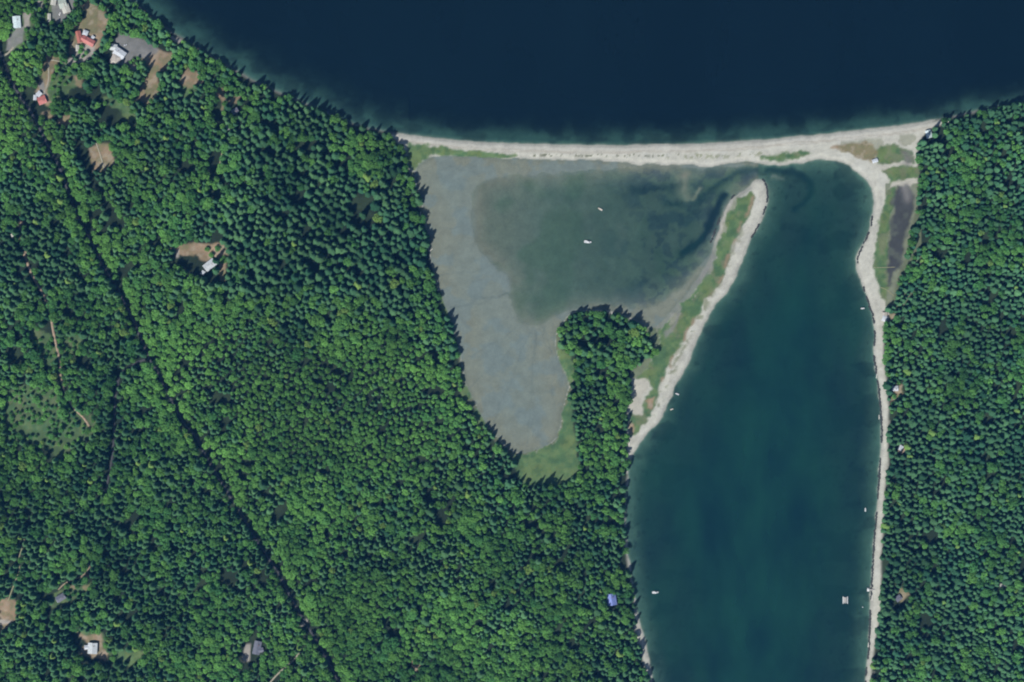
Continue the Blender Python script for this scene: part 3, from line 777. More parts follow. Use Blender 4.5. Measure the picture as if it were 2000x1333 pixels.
# candidate points, thinned to a spacing that varies with the kind of wood
cand = []
sp = 4.4
for yy in np.arange(-70, 1405, sp):
    for xx in np.arange(-70, 2070, sp):
        cand.append((xx, yy))
cand = np.array(cand) + rng.uniform(-sp / 2, sp / 2, (len(cand), 2))
cx, cy = cand[:, 0], cand[:, 1]
inw = np.maximum(sdist(WESTF, cx, cy), sdist(EASTF, cx, cy))
rimt = ((cx < 1015) & (cy > 345)) | (cx < 755) | ((cx > 1840) & (cy < 260)) | ((cx > 1095) & (cx < 1290) & (cy < 700) & (cy > 590)) | ((cx < 1240) & (cx > 1180) & (cy > 900))
wet = np.maximum(sdist(SEA, cx, cy), sdist(BAY, cx, cy))
inw = np.where(rimt & (wet < -2.0), inw + 7.0, inw)
inw = np.where((cx > 1300) & (cy > 590) & (wet < -9), inw + 5.0, inw)
keep = inw > 0
cand = cand[keep]; inw = inw[keep]; cx, cy = cand[:, 0], cand[:, 1]
clear = np.full(len(cand), 1e9)
small_ok = np.zeros(len(cand), bool)
for L_, pad in ((DIRT, 1.0), (GRAVEL, 1.5), (SANDP, 2), (POND, 1), (GAPS, 1.0)):
    for p in L_:
        clear = np.minimum(clear, -sdist(p, cx, cy, 40) - pad)
gr = np.full(len(cand), -1e3)
for p in GRASS: gr = np.maximum(gr, sdist(p, cx, cy, 40))
clear = np.where((gr > -2) & (rng.random(len(cand)) > np.where(cx < 230, .30, .02)), np.minimum(clear, -gr - 2), clear)
clear = np.minimum(clear, pdist(ROAD, cx, cy) - np.where(cx < np.interp(cy, [p[1] for p in ROAD], [p[0] for p in ROAD]), 5.0, np.where(cy > 800, 11.0, 9.0)))
clear = np.minimum(clear, pdist(LANE, cx, cy) - 6.5)
for k, pts in TRACKS.items(): clear = np.minimum(clear, pdist(pts, cx, cy) - ROADW[k] / 2 - 3.8)
HOUSES = []      # filled below: (x, y, radius) in pixels, kept free of trees
HOUSE_SPOTS = [(40, 46, 15), (127, 14, 18), (108, 8, 8), (100, 38, 9), (163, 78, 17), (175, 84, 15), (170, 67, 8), (225, 96, 10), (237, 107, 14), (231, 121, 14), (87, 199, 12),
               (81, 186, 7), (413, 520, 15), (400, 534, 6), (185, 1263, 15), (125, 1165, 11), (500, 1264, 16), (1194, 1170, 15), (1813, 263, 11), (461, 219, 10), (446, 251, 7),
               (1728, 622, 9), (1746, 760, 9), (1758, 875, 8), (1955, 1141, 8), (30, 463, 8), (84, 57, 5), (1895, 525, 4)]
for (hx, hy, hr) in HOUSE_SPOTS: clear = np.minimum(clear, np.hypot(cx - hx, cy - hy) - hr + .5)
keep = clear > 0
bush = (gr > -2)[keep]
cand = cand[keep]; inw = inw[keep]; clear = clear[keep]; cx, cy = cand[:, 0], cand[:, 1]
EXTRA = [(160, 104), (152, 118), (166, 113), (172, 106), (163, 94), (264, 120), (270, 126), (258, 124), (272, 116), (116, 142), (124, 158), (132, 168), (108, 176), (120, 186), (140, 160), (140, 148),
         (146, 112), (56, 62), (60, 30), (92, 30), (94, 16), (70, 16), (408, 488), (428, 488), (416, 500), (440, 508), (150, 1158), (168, 1158), (140, 1166), (212, 1244), (1776, 606), (1745, 775), (1756, 775), (1742, 790)]
n_old = len(cand)
cand = np.vstack([cand, np.array(EXTRA, float)]); inw = np.concatenate([inw, np.full(len(EXTRA), 5.0)]); clear = np.concatenate([clear, np.full(len(EXTRA), 3.0)]); cx, cy = cand[:, 0], cand[:, 1]
bush = np.concatenate([bush, np.ones(len(EXTRA), bool)])
D = field(DBLOB, cx, cy); K = field(DARK, cx, cy)
pn = fbm(cx, cy, 60, 301, 3); pn2 = fbm(cx, cy, 25, 311, 2)
share = np.clip(np.where(cx < 1300, .44, .24) + D * .75 - K * .55 + (pn - .5) * 1.3, .05, .96)
road_xx = np.interp(cy, [p[1] for p in ROAD], [p[0] for p in ROAD]); verge = (cx > road_xx) & (pdist(ROAD, cx, cy) < 26)
share = np.where(verge, .92, share)
share = np.maximum(share, .97 * np.clip(field([(22, 235, 48, 60, 1.3), (12, 150, 30, 60, 1.0), (14, 50, 36, 60, .7)], cx, cy), 0, 1))
isb = rng.random(len(cand)) < np.where(bush, .8, share)
gap = fbm(cx, cy, 20, 321, 2)
spacing = np.where(isb, 5.7, 5.9) + np.clip(rng.exponential(1.35, len(cand)), 0, 7) + np.clip(K, 0, 1) * 1.2 + np.clip(K, 0, 1) * 1.5 + (pn2 - .5) * 1.5
egap = fbm(cx, cy, 11, 331, 2)
order = np.concatenate([np.arange(n_old, len(cand)), np.arange(n_old)[np.argsort(rng.random(n_old) - .35 * (spacing[:n_old] > 9.5))]])
cell = {}
acc = []
CS = 12.0
for i in order:
    if i < n_old and gap[i] < .285 + .10 * min(1.0, K[i]) - .05 * min(1.0, D[i]) and inw[i] > 12: continue
    if i < n_old and inw[i] < 18 and egap[i] < .40: continue
    x, y = cand[i]; r_ = spacing[i]
    gi, gj = int(x // CS), int(y // CS)
    ok = True
    for a in (gi - 1, gi, gi + 1):
        for b in (gj - 1, gj, gj + 1):
            for (qx, qy, qr) in cell.get((a, b), ()):
                if (qx - x) ** 2 + (qy - y) ** 2 < ((qr + r_) * .5) ** 2: ok = False; break
            if not ok: break
        if not ok: break
    if ok:
        cell.setdefault((gi, gj), []).append((x, y, r_)); acc.append(i)
acc = np.array(acc)
TX, TY, TB, TI, TCL, TS = cx[acc], cy[acc], isb[acc], inw[acc], clear[acc], spacing[acc]
TK, TD = K[acc], D[acc]
TBU = bush[acc]
nT = len(acc)
edge = np.minimum(TI, TCL)
sz = np.clip(TS / 8.0, .60, 1.5) * np.where(TB, .80 + .30 * rng.random(nT), .72 + .36 * rng.random(nT)) * (1 + .18 * np.clip(TK, 0, 1)) * np.where(TB, 1, np.where(TI < 18, 1.05, 1))
hs = np.where(TB, .82 + .35 * rng.random(nT), .80 + .38 * rng.random(nT)) * sz ** .45 * np.where(TB, 1.0, 1 + .30 * np.clip(TK + (TI < 14) * .6, 0, 1))
sz *= np.where(TBU, .72, 1); hs *= np.where(TBU, .5, 1)
rx_d = np.array(smooth_poly(ROAD, False, 1)); road_d = pdist(ROAD, TX, TY)
road_x = np.interp(TY, [p[1] for p in ROAD], [p[0] for p in ROAD])
lane_d = pdist(LANE, TX, TY); lane_x = np.interp(TY, [p[1] for p in LANE], [p[0] for p in LANE])
hs *= np.where((lane_d < 18) & (TX < lane_x) & (TY > 700) & (TY < 960), 1.35, 1.0)
hs *= np.where((road_d < 22) & (TX < road_x), 1.38, np.where((road_d < 24), .8, 1.0))
lee = np.full(nT, -1e3)
for p in GAPS + DIRT:
    for (ex, ey) in ((5, -7), (10, -15)): lee = np.maximum(lee, sdist(p, TX + ex, TY + ey, 5))
hs *= np.where((lee > 0) & ~TBU, 1.38, 1.0)
fine = sstep(.35, .75, field([(700, 800, 230, 170, 1), (430, 700, 120, 120, .6), (480, 1250, 160, 120, .6)], TX, TY))
sz *= 1 - .18 * fine; hs *= 1 - .22 * fine
tv = fbm(TX, TY, 45, 401, 3)
u1 = rng.random(nT); u2 = rng.random(nT)
tv2 = fbm(TX, TY, 110, 411, 3)
sunlit_verge = (TX > road_x) & (road_d < 26)  # trees right of the road: their sunlit faces put into a brighter tint
young = np.clip(field([(22, 235, 48, 60, 1.2), (12, 150, 30, 60, .9), (14, 50, 36, 60, .6), (345, 690, 40, 60, .5), (700, 290, 50, 30, .6), (860, 860, 120, 90, .35)], TX, TY), 0, 1)
sz *= 1 - .22 * young; hs *= 1 - .30 * young
con_a, con_b = np.array((0.034, 0.104, 0.050)), np.array((0.088, 0.196, 0.074))
bro_a, bro_b = np.array((0.058, 0.178, 0.050)), np.array((0.142, 0.325, 0.066))
mixc = np.clip(.75 * u1 + 1.1 * (tv - .42) + .20 * TD + .35 * sunlit_verge + .5 * young, 0, 1)[:, None]
tint = np.where(TB[:, None], bro_a * (1 - mixc) + bro_b * mixc, con_a * (1 - mixc) + con_b * mixc) * (.74 + .42 * u2 + .9 * (tv2 - .5) - .16 * np.clip(TK, 0, 1))[:, None]
rare = rng.random(nT) < .012
tint[rare] = np.array((0.16, 0.27, 0.06))
tint *= np.where(TX[:, None] > 1300, np.array((.86, .92, 1.10)), np.array((.95, .96, 1.06)))
TZ = hz(TX, TY) - .3
var = rng.integers(0, NV, nT)
rot = rng.random(nT) * 6.283

# ---- single trees: the ones at the edges of shores, clearings and roads, which stand out one by one
LM = [(845, 470, 'the west rim of the grey mudflat', 45, 190), (955, 850, 'the south-west rim of the mudflat', 60, 80), (1150, 650, 'the tip of the wooded point', 70, 40), (1235, 660, 'the east side of the wooded point', 50, 60),
      (1110, 780, 'the west side of the wooded point', 30, 80), (1220, 950, "the bay's shady west shore", 25, 150), (1245, 1240, "the bay's lower west shore", 30, 90),
      (780, 280, 'the west end of the barrier beach', 40, 40), (600, 215, 'the bluff above the dark sea', 150, 60), (380, 110, 'the bluff below the paved yard', 90, 50),
      (1790, 340, 'the east end of the barrier beach', 40, 100), (1740, 700, "the bay's upper east shore", 30, 170), (1730, 1000, "the bay's middle east shore", 30, 130), (1718, 1230, "the bay's lower east shore", 30, 110),
      (1920, 225, 'the north rim of the east wood', 90, 25), (1765, 480, 'the dark marsh pond', 30, 100), (205, 310, 'the round brown clearing', 50, 50), (405, 510, 'the lone grey roofed house', 60, 60),
      (185, 1262, 'the square grey roofed house', 50, 50), (125, 1165, 'the slate roofed house', 45, 40), (498, 1266, 'the dark roofed bottom house', 40, 45), (1194, 1170, 'the blue roofed house', 35, 35),
      (165, 85, 'the large red roofed house', 45, 45), (88, 195, 'the small red roofed house', 40, 45), (240, 105, 'the white roofed house', 40, 45), (305, 155, 'the long brown field', 45, 60), (375, 158, 'the small brown field', 35, 35),
      (40, 55, 'the pale blue shed', 40, 45), (125, 20, 'the sage roofed house at the top edge', 45, 35), (450, 200, 'the half hidden bluff cabin', 50, 50), (230, 235, 'the long dark hollow', 50, 30), (15, 1195, 'the tan clearing on the left edge', 45, 50)]
cand_i = np.where((TX > 4) & (TX < 1996) & (TY > 4) & (TY < 1329))[0]
score = sz[cand_i] * 10 - np.clip(edge[cand_i], 0, 60) * .5
lmd = np.full((len(cand_i), len(LM)), 9.0)
for q, (lx, ly, _, rx_, ry_) in enumerate(LM):
    lmd[:, q] = np.hypot((TX[cand_i] - lx) / rx_, (TY[cand_i] - ly) / ry_)
nearest = lmd.argmin(1); nd = lmd.min(1)
score[nd > 1.25] -= 1000
pick = []
for kind in (True, False):
    idx = np.where((TB[cand_i] == kind) & (score > -900))[0]
    idx = idx[np.argsort(-score[idx])][:290]
    pick += list(idx)
single = np.zeros(nT, bool); single[cand_i[pick]] = True
near_of = {int(cand_i[p]): int(nearest[p]) for p in pick}

lead = {}        # first tree of every mesh, whose crown and trunk the forest object repeats
def side_of(i, q):
    dx, dy = TX[i] - LM[q][0], TY[i] - LM[q][1]
    if abs(dx) > 2.2 * abs(dy): return 'right of' if dx > 0 else 'left of'
    if abs(dy) > 2.2 * abs(dx): return 'below' if dy > 0 else 'above'
    return ('lower' if dy > 0 else 'upper') + (' right of' if dx > 0 else ' left of')
def place_of(i, q):
    name = LM[q][2]
    if any(w in name for w in ('house', 'cabin', 'shed', 'clearing', 'field', 'hollow', 'pond')): return side_of(i, q) + ' ' + name
    dx, dy = TX[i] - LM[q][0], TY[i] - LM[q][1]
    long_y = LM[q][4] > LM[q][3]
    v = dy / LM[q][4] if long_y else dx / LM[q][3]
    words = ('top end of', 'upper stretch of', 'middle of', 'lower stretch of', 'bottom end of') if long_y else ('left end of', 'left half of', 'middle of', 'right half of', 'right end of')
    return 'at the ' + words[int(np.clip((v + 1) / 2 * 5, 0, 4))] + ' ' + name
for i in np.where(single)[0]:
    b = bool(TB[i]); v = int(var[i]); q = near_of[int(i)]
    lum = tint[i].sum()
    tone = ('yellow green' if rare[i] else 'bright green' if lum > .40 else 'mid green' if lum > .31 else 'deep green') if b else ('olive tinted' if rare[i] else 'fresh green' if lum > .26 else 'dark green' if lum > .205 else 'blackish green')
    size = ('broad' if sz[i] > .98 else 'middling' if sz[i] > .82 else 'small') if b else ('tall' if hs[i] > .95 else 'middling' if hs[i] > .75 else 'short')
    kind = 'broadleaf tree' if b else 'conifer'
    root = bpy.data.objects.new('broadleaf_tree' if b else 'conifer_tree', None)
    root.empty_display_size = .5
    COL.objects.link(root)
    root.location = (float(wx(TX[i])), float(wy(TY[i])), float(TZ[i])); root.rotation_euler = (0, 0, float(rot[i])); root.scale = (float(sz[i]), float(sz[i]), float(hs[i]))
    tag(root, f'{size} {tone} {kind} {place_of(i, q)}'.replace('middling ', 'mid-sized ').replace('broadleaf tree', 'broadleaf').replace(' at the ', ' at '), 'tree', ('broadleaf trees' if b else 'conifers') + ' by ' + LM[q][2])
    cr = link('crown', (BRO if b else CON)[v], root); cr['tint'] = [float(c) for c in tint[i]] + [1.0]
    tk = link('trunk', TR_BRO if b else TR_CON, root)
    if (b, v) not in lead: lead[(b, v)] = (cr, tk)

# ---- all the other trees: one wood
def forest():
    rest = np.where(~single)[0]
    me = bpy.data.meshes.new('forest')
    me.vertices.add(len(rest))
    me.vertices.foreach_set('co', np.stack([wx(TX[rest]), wy(TY[rest]), TZ[rest]], 1).astype(np.float32).ravel())
    def att(n, t, a, key='value'):
        x = me.attributes.new(n, t, 'POINT'); x.data.foreach_set(key, np.ascontiguousarray(a).ravel())
    kinds = [(b, v) for b in (False, True) for v in range(NV) if (b, v) in lead]
    kid = {k: n for n, k in enumerate(kinds)}
    att('variant', 'INT', np.array([kid.get((bool(TB[i]), int(var[i])), 0) for i in rest], dtype=np.int32))
    att('turn', 'FLOAT_VECTOR', np.stack([rng.normal(size=len(rest)) * .03, rng.normal(size=len(rest)) * .03, rot[rest]], 1).astype(np.float32), 'vector')
    att('size', 'FLOAT_VECTOR', np.stack([sz[rest], sz[rest], hs[rest]], 1).astype(np.float32), 'vector')
    att('tint', 'FLOAT_COLOR', np.concatenate([tint[rest], np.ones((len(rest), 1))], 1).astype(np.float32), 'color')
    o = link('forest', me)
    ng = bpy.data.node_groups.new('forest_trees', 'GeometryNodeTree')
    ng.interface.new_socket('Geometry', in_out='INPUT', socket_type='NodeSocketGeometry')
    ng.interface.new_socket('Geometry', in_out='OUTPUT', socket_type='NodeSocketGeometry')
    gi = ng.nodes.new('NodeGroupInput'); go = ng.nodes.new('NodeGroupOutput'); L = ng.links.new
    jall = ng.nodes.new('GeometryNodeJoinGeometry')
    for k in reversed(kinds):
        jn = ng.nodes.new('GeometryNodeJoinGeometry')
        for ob in lead[k]:
            oi = ng.nodes.new('GeometryNodeObjectInfo'); oi.transform_space = 'ORIGINAL'; oi.inputs['Object'].default_value = ob
            L(oi.outputs['Geometry'], jn.inputs[0])
        g2 = ng.nodes.new('GeometryNodeGeometryToInstance'); L(jn.outputs[0], g2.inputs[0]); L(g2.outputs[0], jall.inputs[0])
    ip = ng.nodes.new('GeometryNodeInstanceOnPoints')
    L(gi.outputs[0], ip.inputs['Points']); L(jall.outputs[0], ip.inputs['Instance']); ip.inputs['Pick Instance'].default_value = True
    def named(n, t):
        x = ng.nodes.new('GeometryNodeInputNamedAttribute'); x.data_type = t; x.inputs['Name'].default_value = n
        return x.outputs['Attribute']
    L(named('variant', 'INT'), ip.inputs['Instance Index']); L(named('turn', 'FLOAT_VECTOR'), ip.inputs['Rotation']); L(named('size', 'FLOAT_VECTOR'), ip.inputs['Scale'])
    L(ip.outputs[0], go.inputs[0])
    md = o.modifiers.new('trees', 'NODES'); md.node_group = ng
    tag(o, 'dense mixed wood of conifers and broadleaf trees covering the land', 'forest', kind='stuff')
    print('TREES', nT, 'single', int(single.sum()), 'variants', kinds)
forest()

# ------------------------------------------------------------------ houses
MATS = {}
def pm_(name, rgb, rough=.7, var=.12, scale=1.5, spec=.3):
    if name not in MATS: MATS[name] = plain(name, rgb, rough, var, scale, spec)
    return MATS[name]
WALLS = {'cream': (0.55, 0.50, 0.42), 'white': (0.72, 0.72, 0.70), 'brown': (0.22, 0.16, 0.11), 'grey': (0.35, 0.35, 0.34), 'blue': (0.25, 0.32, 0.42)}
ROOFS = {'red': (0.44, 0.150, 0.130), 'rust': (0.36, 0.13, 0.10), 'palebl': (0.52, 0.62, 0.64), 'white': (0.48, 0.52, 0.56), 'grey': (0.36, 0.39, 0.40), 'sage': (0.38, 0.43, 0.38), 'slate': (0.13, 0.14, 0.18), 'blue': (0.19, 0.25, 0.56),
         'tan': (0.40, 0.37, 0.33), 'cream': (0.46, 0.46, 0.41), 'mist': (0.46, 0.50, 0.52)}
def boxmesh(name, x0, x1, y0, y1, z0, z1, m):
    V = [(x0, y0, z0), (x1, y0, z0), (x1, y1, z0), (x0, y1, z0), (x0, y0, z1), (x1, y0, z1), (x1, y1, z1), (x0, y1, z1)]
    F = [(3, 2, 1, 0), (4, 5, 6, 7), (0, 1, 5, 4), (1, 2, 6, 5), (2, 3, 7, 6), (3, 0, 4, 7)]
    return mesh_np(name, V, F, m)

def poly_mesh(name, V, F, m):
    me = bpy.data.meshes.new(name); me.from_pydata([tuple(map(float, v)) for v in V], [], F); me.update(); me.materials.append(m)
    return me

def roof_mesh(w, l, zw, rise, m, hip=0.0, over=.6, th=.22):
    """ridge along local y; w across, l along; a slab with thickness; hip pulls the ridge ends in"""
    a, b = w / 2 + over, l / 2 + over
    h = hip * w / 2
    e = rise * over / (w / 2)
    V = []
    for dz in (th, 0):
        V += [(-a, -b, zw - e + dz), (a, -b, zw - e + dz), (a, b, zw - e + dz), (-a, b, zw - e + dz), (0, -b + h, zw + rise + dz), (0, b - h, zw + rise + dz)]
    F = [(0, 4, 5, 3), (1, 2, 5, 4), (6, 9, 11, 10), (7, 10, 11, 8),
         (0, 3, 9, 6), (1, 7, 8, 2)]
    if hip: F += [(0, 1, 4), (2, 3, 5), (6, 10, 7), (8, 11, 9), (0, 6, 7, 1), (2, 8, 9, 3)]
    else: F += [(0, 6, 10, 4), (1, 4, 10, 7), (2, 8, 11, 5), (3, 5, 11, 9)]
    return poly_mesh('roof', V, F, m)

def wall_mesh(w, l, zw, rise, m, hip):
    a, b = w / 2, l / 2
    V = [(-a, -b, -1.5), (a, -b, -1.5), (a, b, -1.5), (-a, b, -1.5), (-a, -b, zw), (a, -b, zw), (a, b, zw), (-a, b, zw)]
    F = [(3, 2, 1, 0), (1, 2, 6, 5), (3, 0, 4, 7)]
    if hip: F += [(0, 1, 5, 4), (2, 3, 7, 6)]
    else:
        V += [(0, -b, zw + rise), (0, b, zw + rise)]
        F += [(0, 1, 5, 8, 4), (2, 3, 7, 9, 6)]
    return poly_mesh('wall', V, F, m)

GLASS = None
def house(name, label, cat, px, py, wings, group=None, small=False):
    """wings: list of (dx, dy, w, l, rot_deg, roofcolour, wallcolour, wall_h, rise, hip), dx.. in pixels, rot clockwise-positive in degrees"""
    global GLASS
    if GLASS is None: GLASS = pm_('window_glass', (0.03, 0.04, 0.05), .1, .05, 1, .6)
    root = bpy.data.objects.new(name, None); COL.objects.link(root); root.empty_display_size = 1
    root.location = (float(wx(px)), float(wy(py)), float(hz(px, py)) + .1)
    tag(root, label, cat, group)
    for k, (dx, dy, w, l, rd, rc, wc, zh, rise, hip) in enumerate(wings):
        w *= S; l *= S; a = -R(rd)
        off = Vector((dx * S, -dy * S, 0))
        dz = float(hz(px + dx, py + dy)) + .1 - root.location.z
        T = Matrix.Translation(off + Vector((0, 0, dz))) @ Matrix.Rotation(a, 4, 'Z')
        mr = pm_('roof_' + rc, tuple(.8 * c for c in ROOFS[rc]), .6, .2, .5); mw = pm_('wall_' + wc, WALLS[wc], .8, .1, 1)
        wl_ = link('wall', wall_mesh(w, l, zh, rise, mw, hip), root); wl_.matrix_local = T
        ro = link('roof', roof_mesh(w, l, zh, rise, mr, hip), root); ro.matrix_local = T
        rg = link('ridge_cap', boxmesh('ridge_cap', -.16, .16, -(l / 2 - hip * w / 2) - .3 * (not hip), (l / 2 - hip * w / 2) + .3 * (not hip), zh + rise + .17, zh + rise + .32, mr), ro)
        if k == 0 and not small:
            ch = link('chimney', boxmesh('chimney', w * .12, w * .12 + .9, l * .18, l * .18 + .9, zh, zh + rise + 1.1, pm_('chimney_brick', (0.25, 0.12, 0.09), .9)), ro)
        if small:
            d_ = link('door', boxmesh('door', -.45, .45, -l / 2 - .06, -l / 2 + .02, 0, 2.0, mw), root); d_.matrix_local = T
            continue
        dr = link('door', boxmesh('door', w / 2 - .02, w / 2 + .07, -.5, .5, 0, 2.1, pm_('door_paint', (0.12, 0.09, 0.07), .6)), root); dr.matrix_local = T
        for sx in (-1, 1):
            for yy in np.arange(-l / 2 + 2.0, l / 2 - 1.0, 3.6):
                if sx == 1 and abs(yy) < 1.6: continue
                x0 = sx * w / 2
                wi = link('window', boxmesh('window', min(x0, x0 + sx * .06), max(x0, x0 + sx * .06), yy - .7, yy + .7, 1.0, min(2.2, zh - .3), pm_('window_frame', (0.7, 0.7, 0.68), .6)), root); wi.matrix_local = T
                pa = link('pane', boxmesh('pane', min(x0 + sx * .05, x0 + sx * .09), max(x0 + sx * .05, x0 + sx * .09), yy - .58, yy + .58, 1.12, min(2.08, zh - .42), GLASS), wi)
    return root

house('shed', 'long pale blue metal roofed shed at the upper left edge', 'shed', 38, 47, [(0, 0, 14, 22, -5, 'palebl', 'grey', 3.2, 1.0, 0)])
house('house', 'sage grey roofed house complex cut by the top edge', 'house', 126, 10, [(0, 0, 17, 14, 75, 'sage', 'cream', 4.0, 2.0, 0), (6, 10, 14, 15, -20, 'cream', 'cream', 3.2, 1.6, 0), (-18, -3, 9, 11, 10, 'cream', 'cream', 3.0, 1.2, 0)])
house('shed', 'narrow cream roofed shed just below the sage roofed house', 'shed', 100, 38, [(0, 0, 5, 15, 0, 'cream', 'cream', 2.6, .8, 0)], small=True)
house('house', 'large red roofed house in an L shape beside the ring drive', 'house', 164, 80, [(11, 3, 12, 26, -62, 'red', 'cream', 4.2, 2.0, 0), (-6, -5, 9, 22, -12, 'rust', 'cream', 4.0, 1.6, 0)])
house('outbuilding', 'white roofed square outbuilding above the large red roof', 'outbuilding', 170, 67, [(0, 0, 9, 9, 20, 'white', 'white', 3.0, 1.2, .9)], small=True)
house('outbuilding', 'tiny white roofed hut right of the large red roof', 'outbuilding', 184, 76, [(0, 0, 5, 6, 40, 'white', 'white', 2.4, .7, 0)], small=True)
house('garage', 'slim cream roofed garage at the lower left corner of the large red house', 'garage', 155, 97, [(0, 0, 5, 11, 2, 'cream', 'cream', 2.6, .7, 0)], small=True)
house('house', 'white roofed house with wings on the grey paved yard', 'house', 235, 105, [(2, 2, 15, 22, -55, 'white', 'white', 4.2, 1.6, 0), (-10, -10, 11, 12, -80, 'mist', 'white', 3.8, 1.3, 0), (-6, 14, 17, 19, 25, 'tan', 'cream', 3.6, 1.6, .9)])
house('house', 'small red roofed house with white annex by the diagonal road', 'house', 86, 199, [(2, 0, 14, 15, 68, 'red', 'white', 4.0, 1.8, 0), (-4, -12, 8, 9, 45, 'white', 'white', 3.2, 1.0, 0), (-12, -5, 5, 9, 5, 'white', 'white', 2.8, .7, 0)])
house('house', 'lone grey roofed house in the brown clearing inside the wood', 'house', 413, 519, [(0, 0, 14, 23, 52, 'mist', 'grey', 4.0, 1.8, 0), (-3, 6, 9, 9, 52, 'grey', 'grey', 3.4, 1.0, 0)])
house('shed', 'tiny white roofed shed lower left of the lone grey house', 'shed', 400, 534, [(0, 0, 6, 7, 30, 'white', 'white', 2.5, .8, 0)], small=True)
house('house', 'square grey white roofed house on tan earth at lower left', 'house', 186, 1263, [(0, 0, 17, 20, 3, 'mist', 'grey', 4.2, 2.0, 0), (-11, -2, 7, 9, 85, 'white', 'grey', 3.4, 1.0, 0)])
house('house', 'slate roofed house half under shade at the lower left', 'house', 124, 1165, [(0, 0, 11, 17, 58, 'slate', 'grey', 3.8, 1.7, 0), (-4, 4, 6, 8, 58, 'white', 'grey', 3.0, .8, 0)])
house('house', 'dark slate roofed house with pale gravel by the bottom edge', 'house', 505, 1262, [(0, 0, 13, 25, 12, 'slate', 'grey', 4.0, 2.0, 0), (6, 5, 8, 12, 78, 'slate', 'grey', 3.6, 1.2, 0)])
house('house', 'bright blue gabled roof house near the bay west shore', 'house', 1194, 1170, [(0, 0, 17, 21, -8, 'blue', 'white', 4.2, 4.0, 0)])
house('cabin', 'pale blue white roofed cabin at the east end of the barrier beach', 'cabin', 1813, 263, [(0, 0, 10, 14, -15, 'palebl', 'white', 3.4, 1.4, 0)])
house('cabin', 'blue grey roofed cabin half hidden on the sea bluff', 'cabin', 461, 219, [(0, 0, 9, 12, 62, 'slate', 'grey', 3.6, 1.4, 0)])
house('shed', 'small mist grey shed below the bluff cabin', 'shed', 446, 251, [(0, 0, 6, 9, -10, 'grey', 'grey', 2.6, .9, 0)], small=True)
house('beach_hut', 'white round cornered beach hut at the top of the east shore', 'hut', 1727, 623, [(0, 0, 9, 10, 20, 'white', 'white', 2.8, 1.0, .9), (0, -9, 8, 6, 0, 'tan', 'cream', 2.2, .6, 0)], small=True)
house('cabin', 'white and grey cabin in a yellow clearing on the east shore', 'cabin', 1746, 759, [(0, 0, 9, 13, 88, 'white', 'white', 3.0, 1.2, 0)])
house('cabin', 'small pale cabin in the trees south of the yellow clearing', 'cabin', 1758, 875, [(0, 0, 7, 9, 30, 'white', 'white', 3.0, 1.1, 0)], small=True)
house('shed', 'long thin white shed alone in the east wood', 'shed', 1955, 1141, [(0, 0, 5, 12, 85, 'cream', 'grey', 2.8, .8, 0)], small=True)
house('hut', 'small pale hut on the dirt track at the left edge', 'hut', 31, 462, [(0, 0, 7, 8, -20, 'cream', 'cream', 2.6, .8, 0)], small=True)
house('shelter', 'white beach shelter beside the brown scrub at barrier east end', 'shelter', 1708, 315, [(0, 0, 6, 10, 70, 'white', 'white', 2.4, .7, 0)], small=True)
house('cabin', 'dark roofed cabin in the reddish clearing near the float', 'cabin', 1753, 1168, [(0, 0, 9, 11, 50, 'slate', 'brown', 3.2, 1.3, 0)])

# ------------------------------------------------------------------ boats, float, dock, buoy
M_hull = pm_('hull_white', (0.46, 0.48, 0.48), .35, .05, 1, .5)
M_hulld = pm_('hull_dark', (0.05, 0.07, 0.10), .4, .05, 1, .5)
M_deck = pm_('deck_tan', (0.45, 0.42, 0.36), .7)
M_plank = pm_('weathered_plank', (0.34, 0.33, 0.31), .85, .2, 2)
M_cabin = pm_('cabin_white', (0.44, 0.46, 0.47), .4, .05, 1, .5)
M_motor = pm_('motor_black', (0.03, 0.03, 0.035), .4)
def hull_mesh(L_, B, D_, m):
    V = []; F = []
    st = [(-.5, .78, .9), (-.3, .98, 1), (0, 1.0, 1.0), (.25, .82, 1.05), (.42, .42, 1.12), (.5, .03, 1.2)]
    for (t, bw, hh) in st:
        b = B / 2 * bw; x = t * L_
        V += [(x, -b, D_ * hh), (x, -b * .75, -.05), (x, 0, -.35 * bw), (x, b * .75, -.05), (x, b, D_ * hh)]
    for i in range(len(st) - 1):
        for k in range(4):
            a = i * 5 + k; F.append((a, a + 5, a + 6, a + 1))
    F.append((0, 1, 2, 3, 4))
    return poly_mesh('hull', V, F, m)
def deck_mesh(L_, B, z, m):
    st = [(-.49, .76), (-.3, .95), (0, .97), (.25, .79), (.42, .40), (.49, .03)]
    V = [(t * L_, -B / 2 * b, z) for t, b in st] + [(t * L_, B / 2 * b, z) for t, b in st]
    n = len(st)
    return poly_mesh('deck', V, [(i, i + 1, n + i + 1, n + i) for i in range(n - 1)], m)
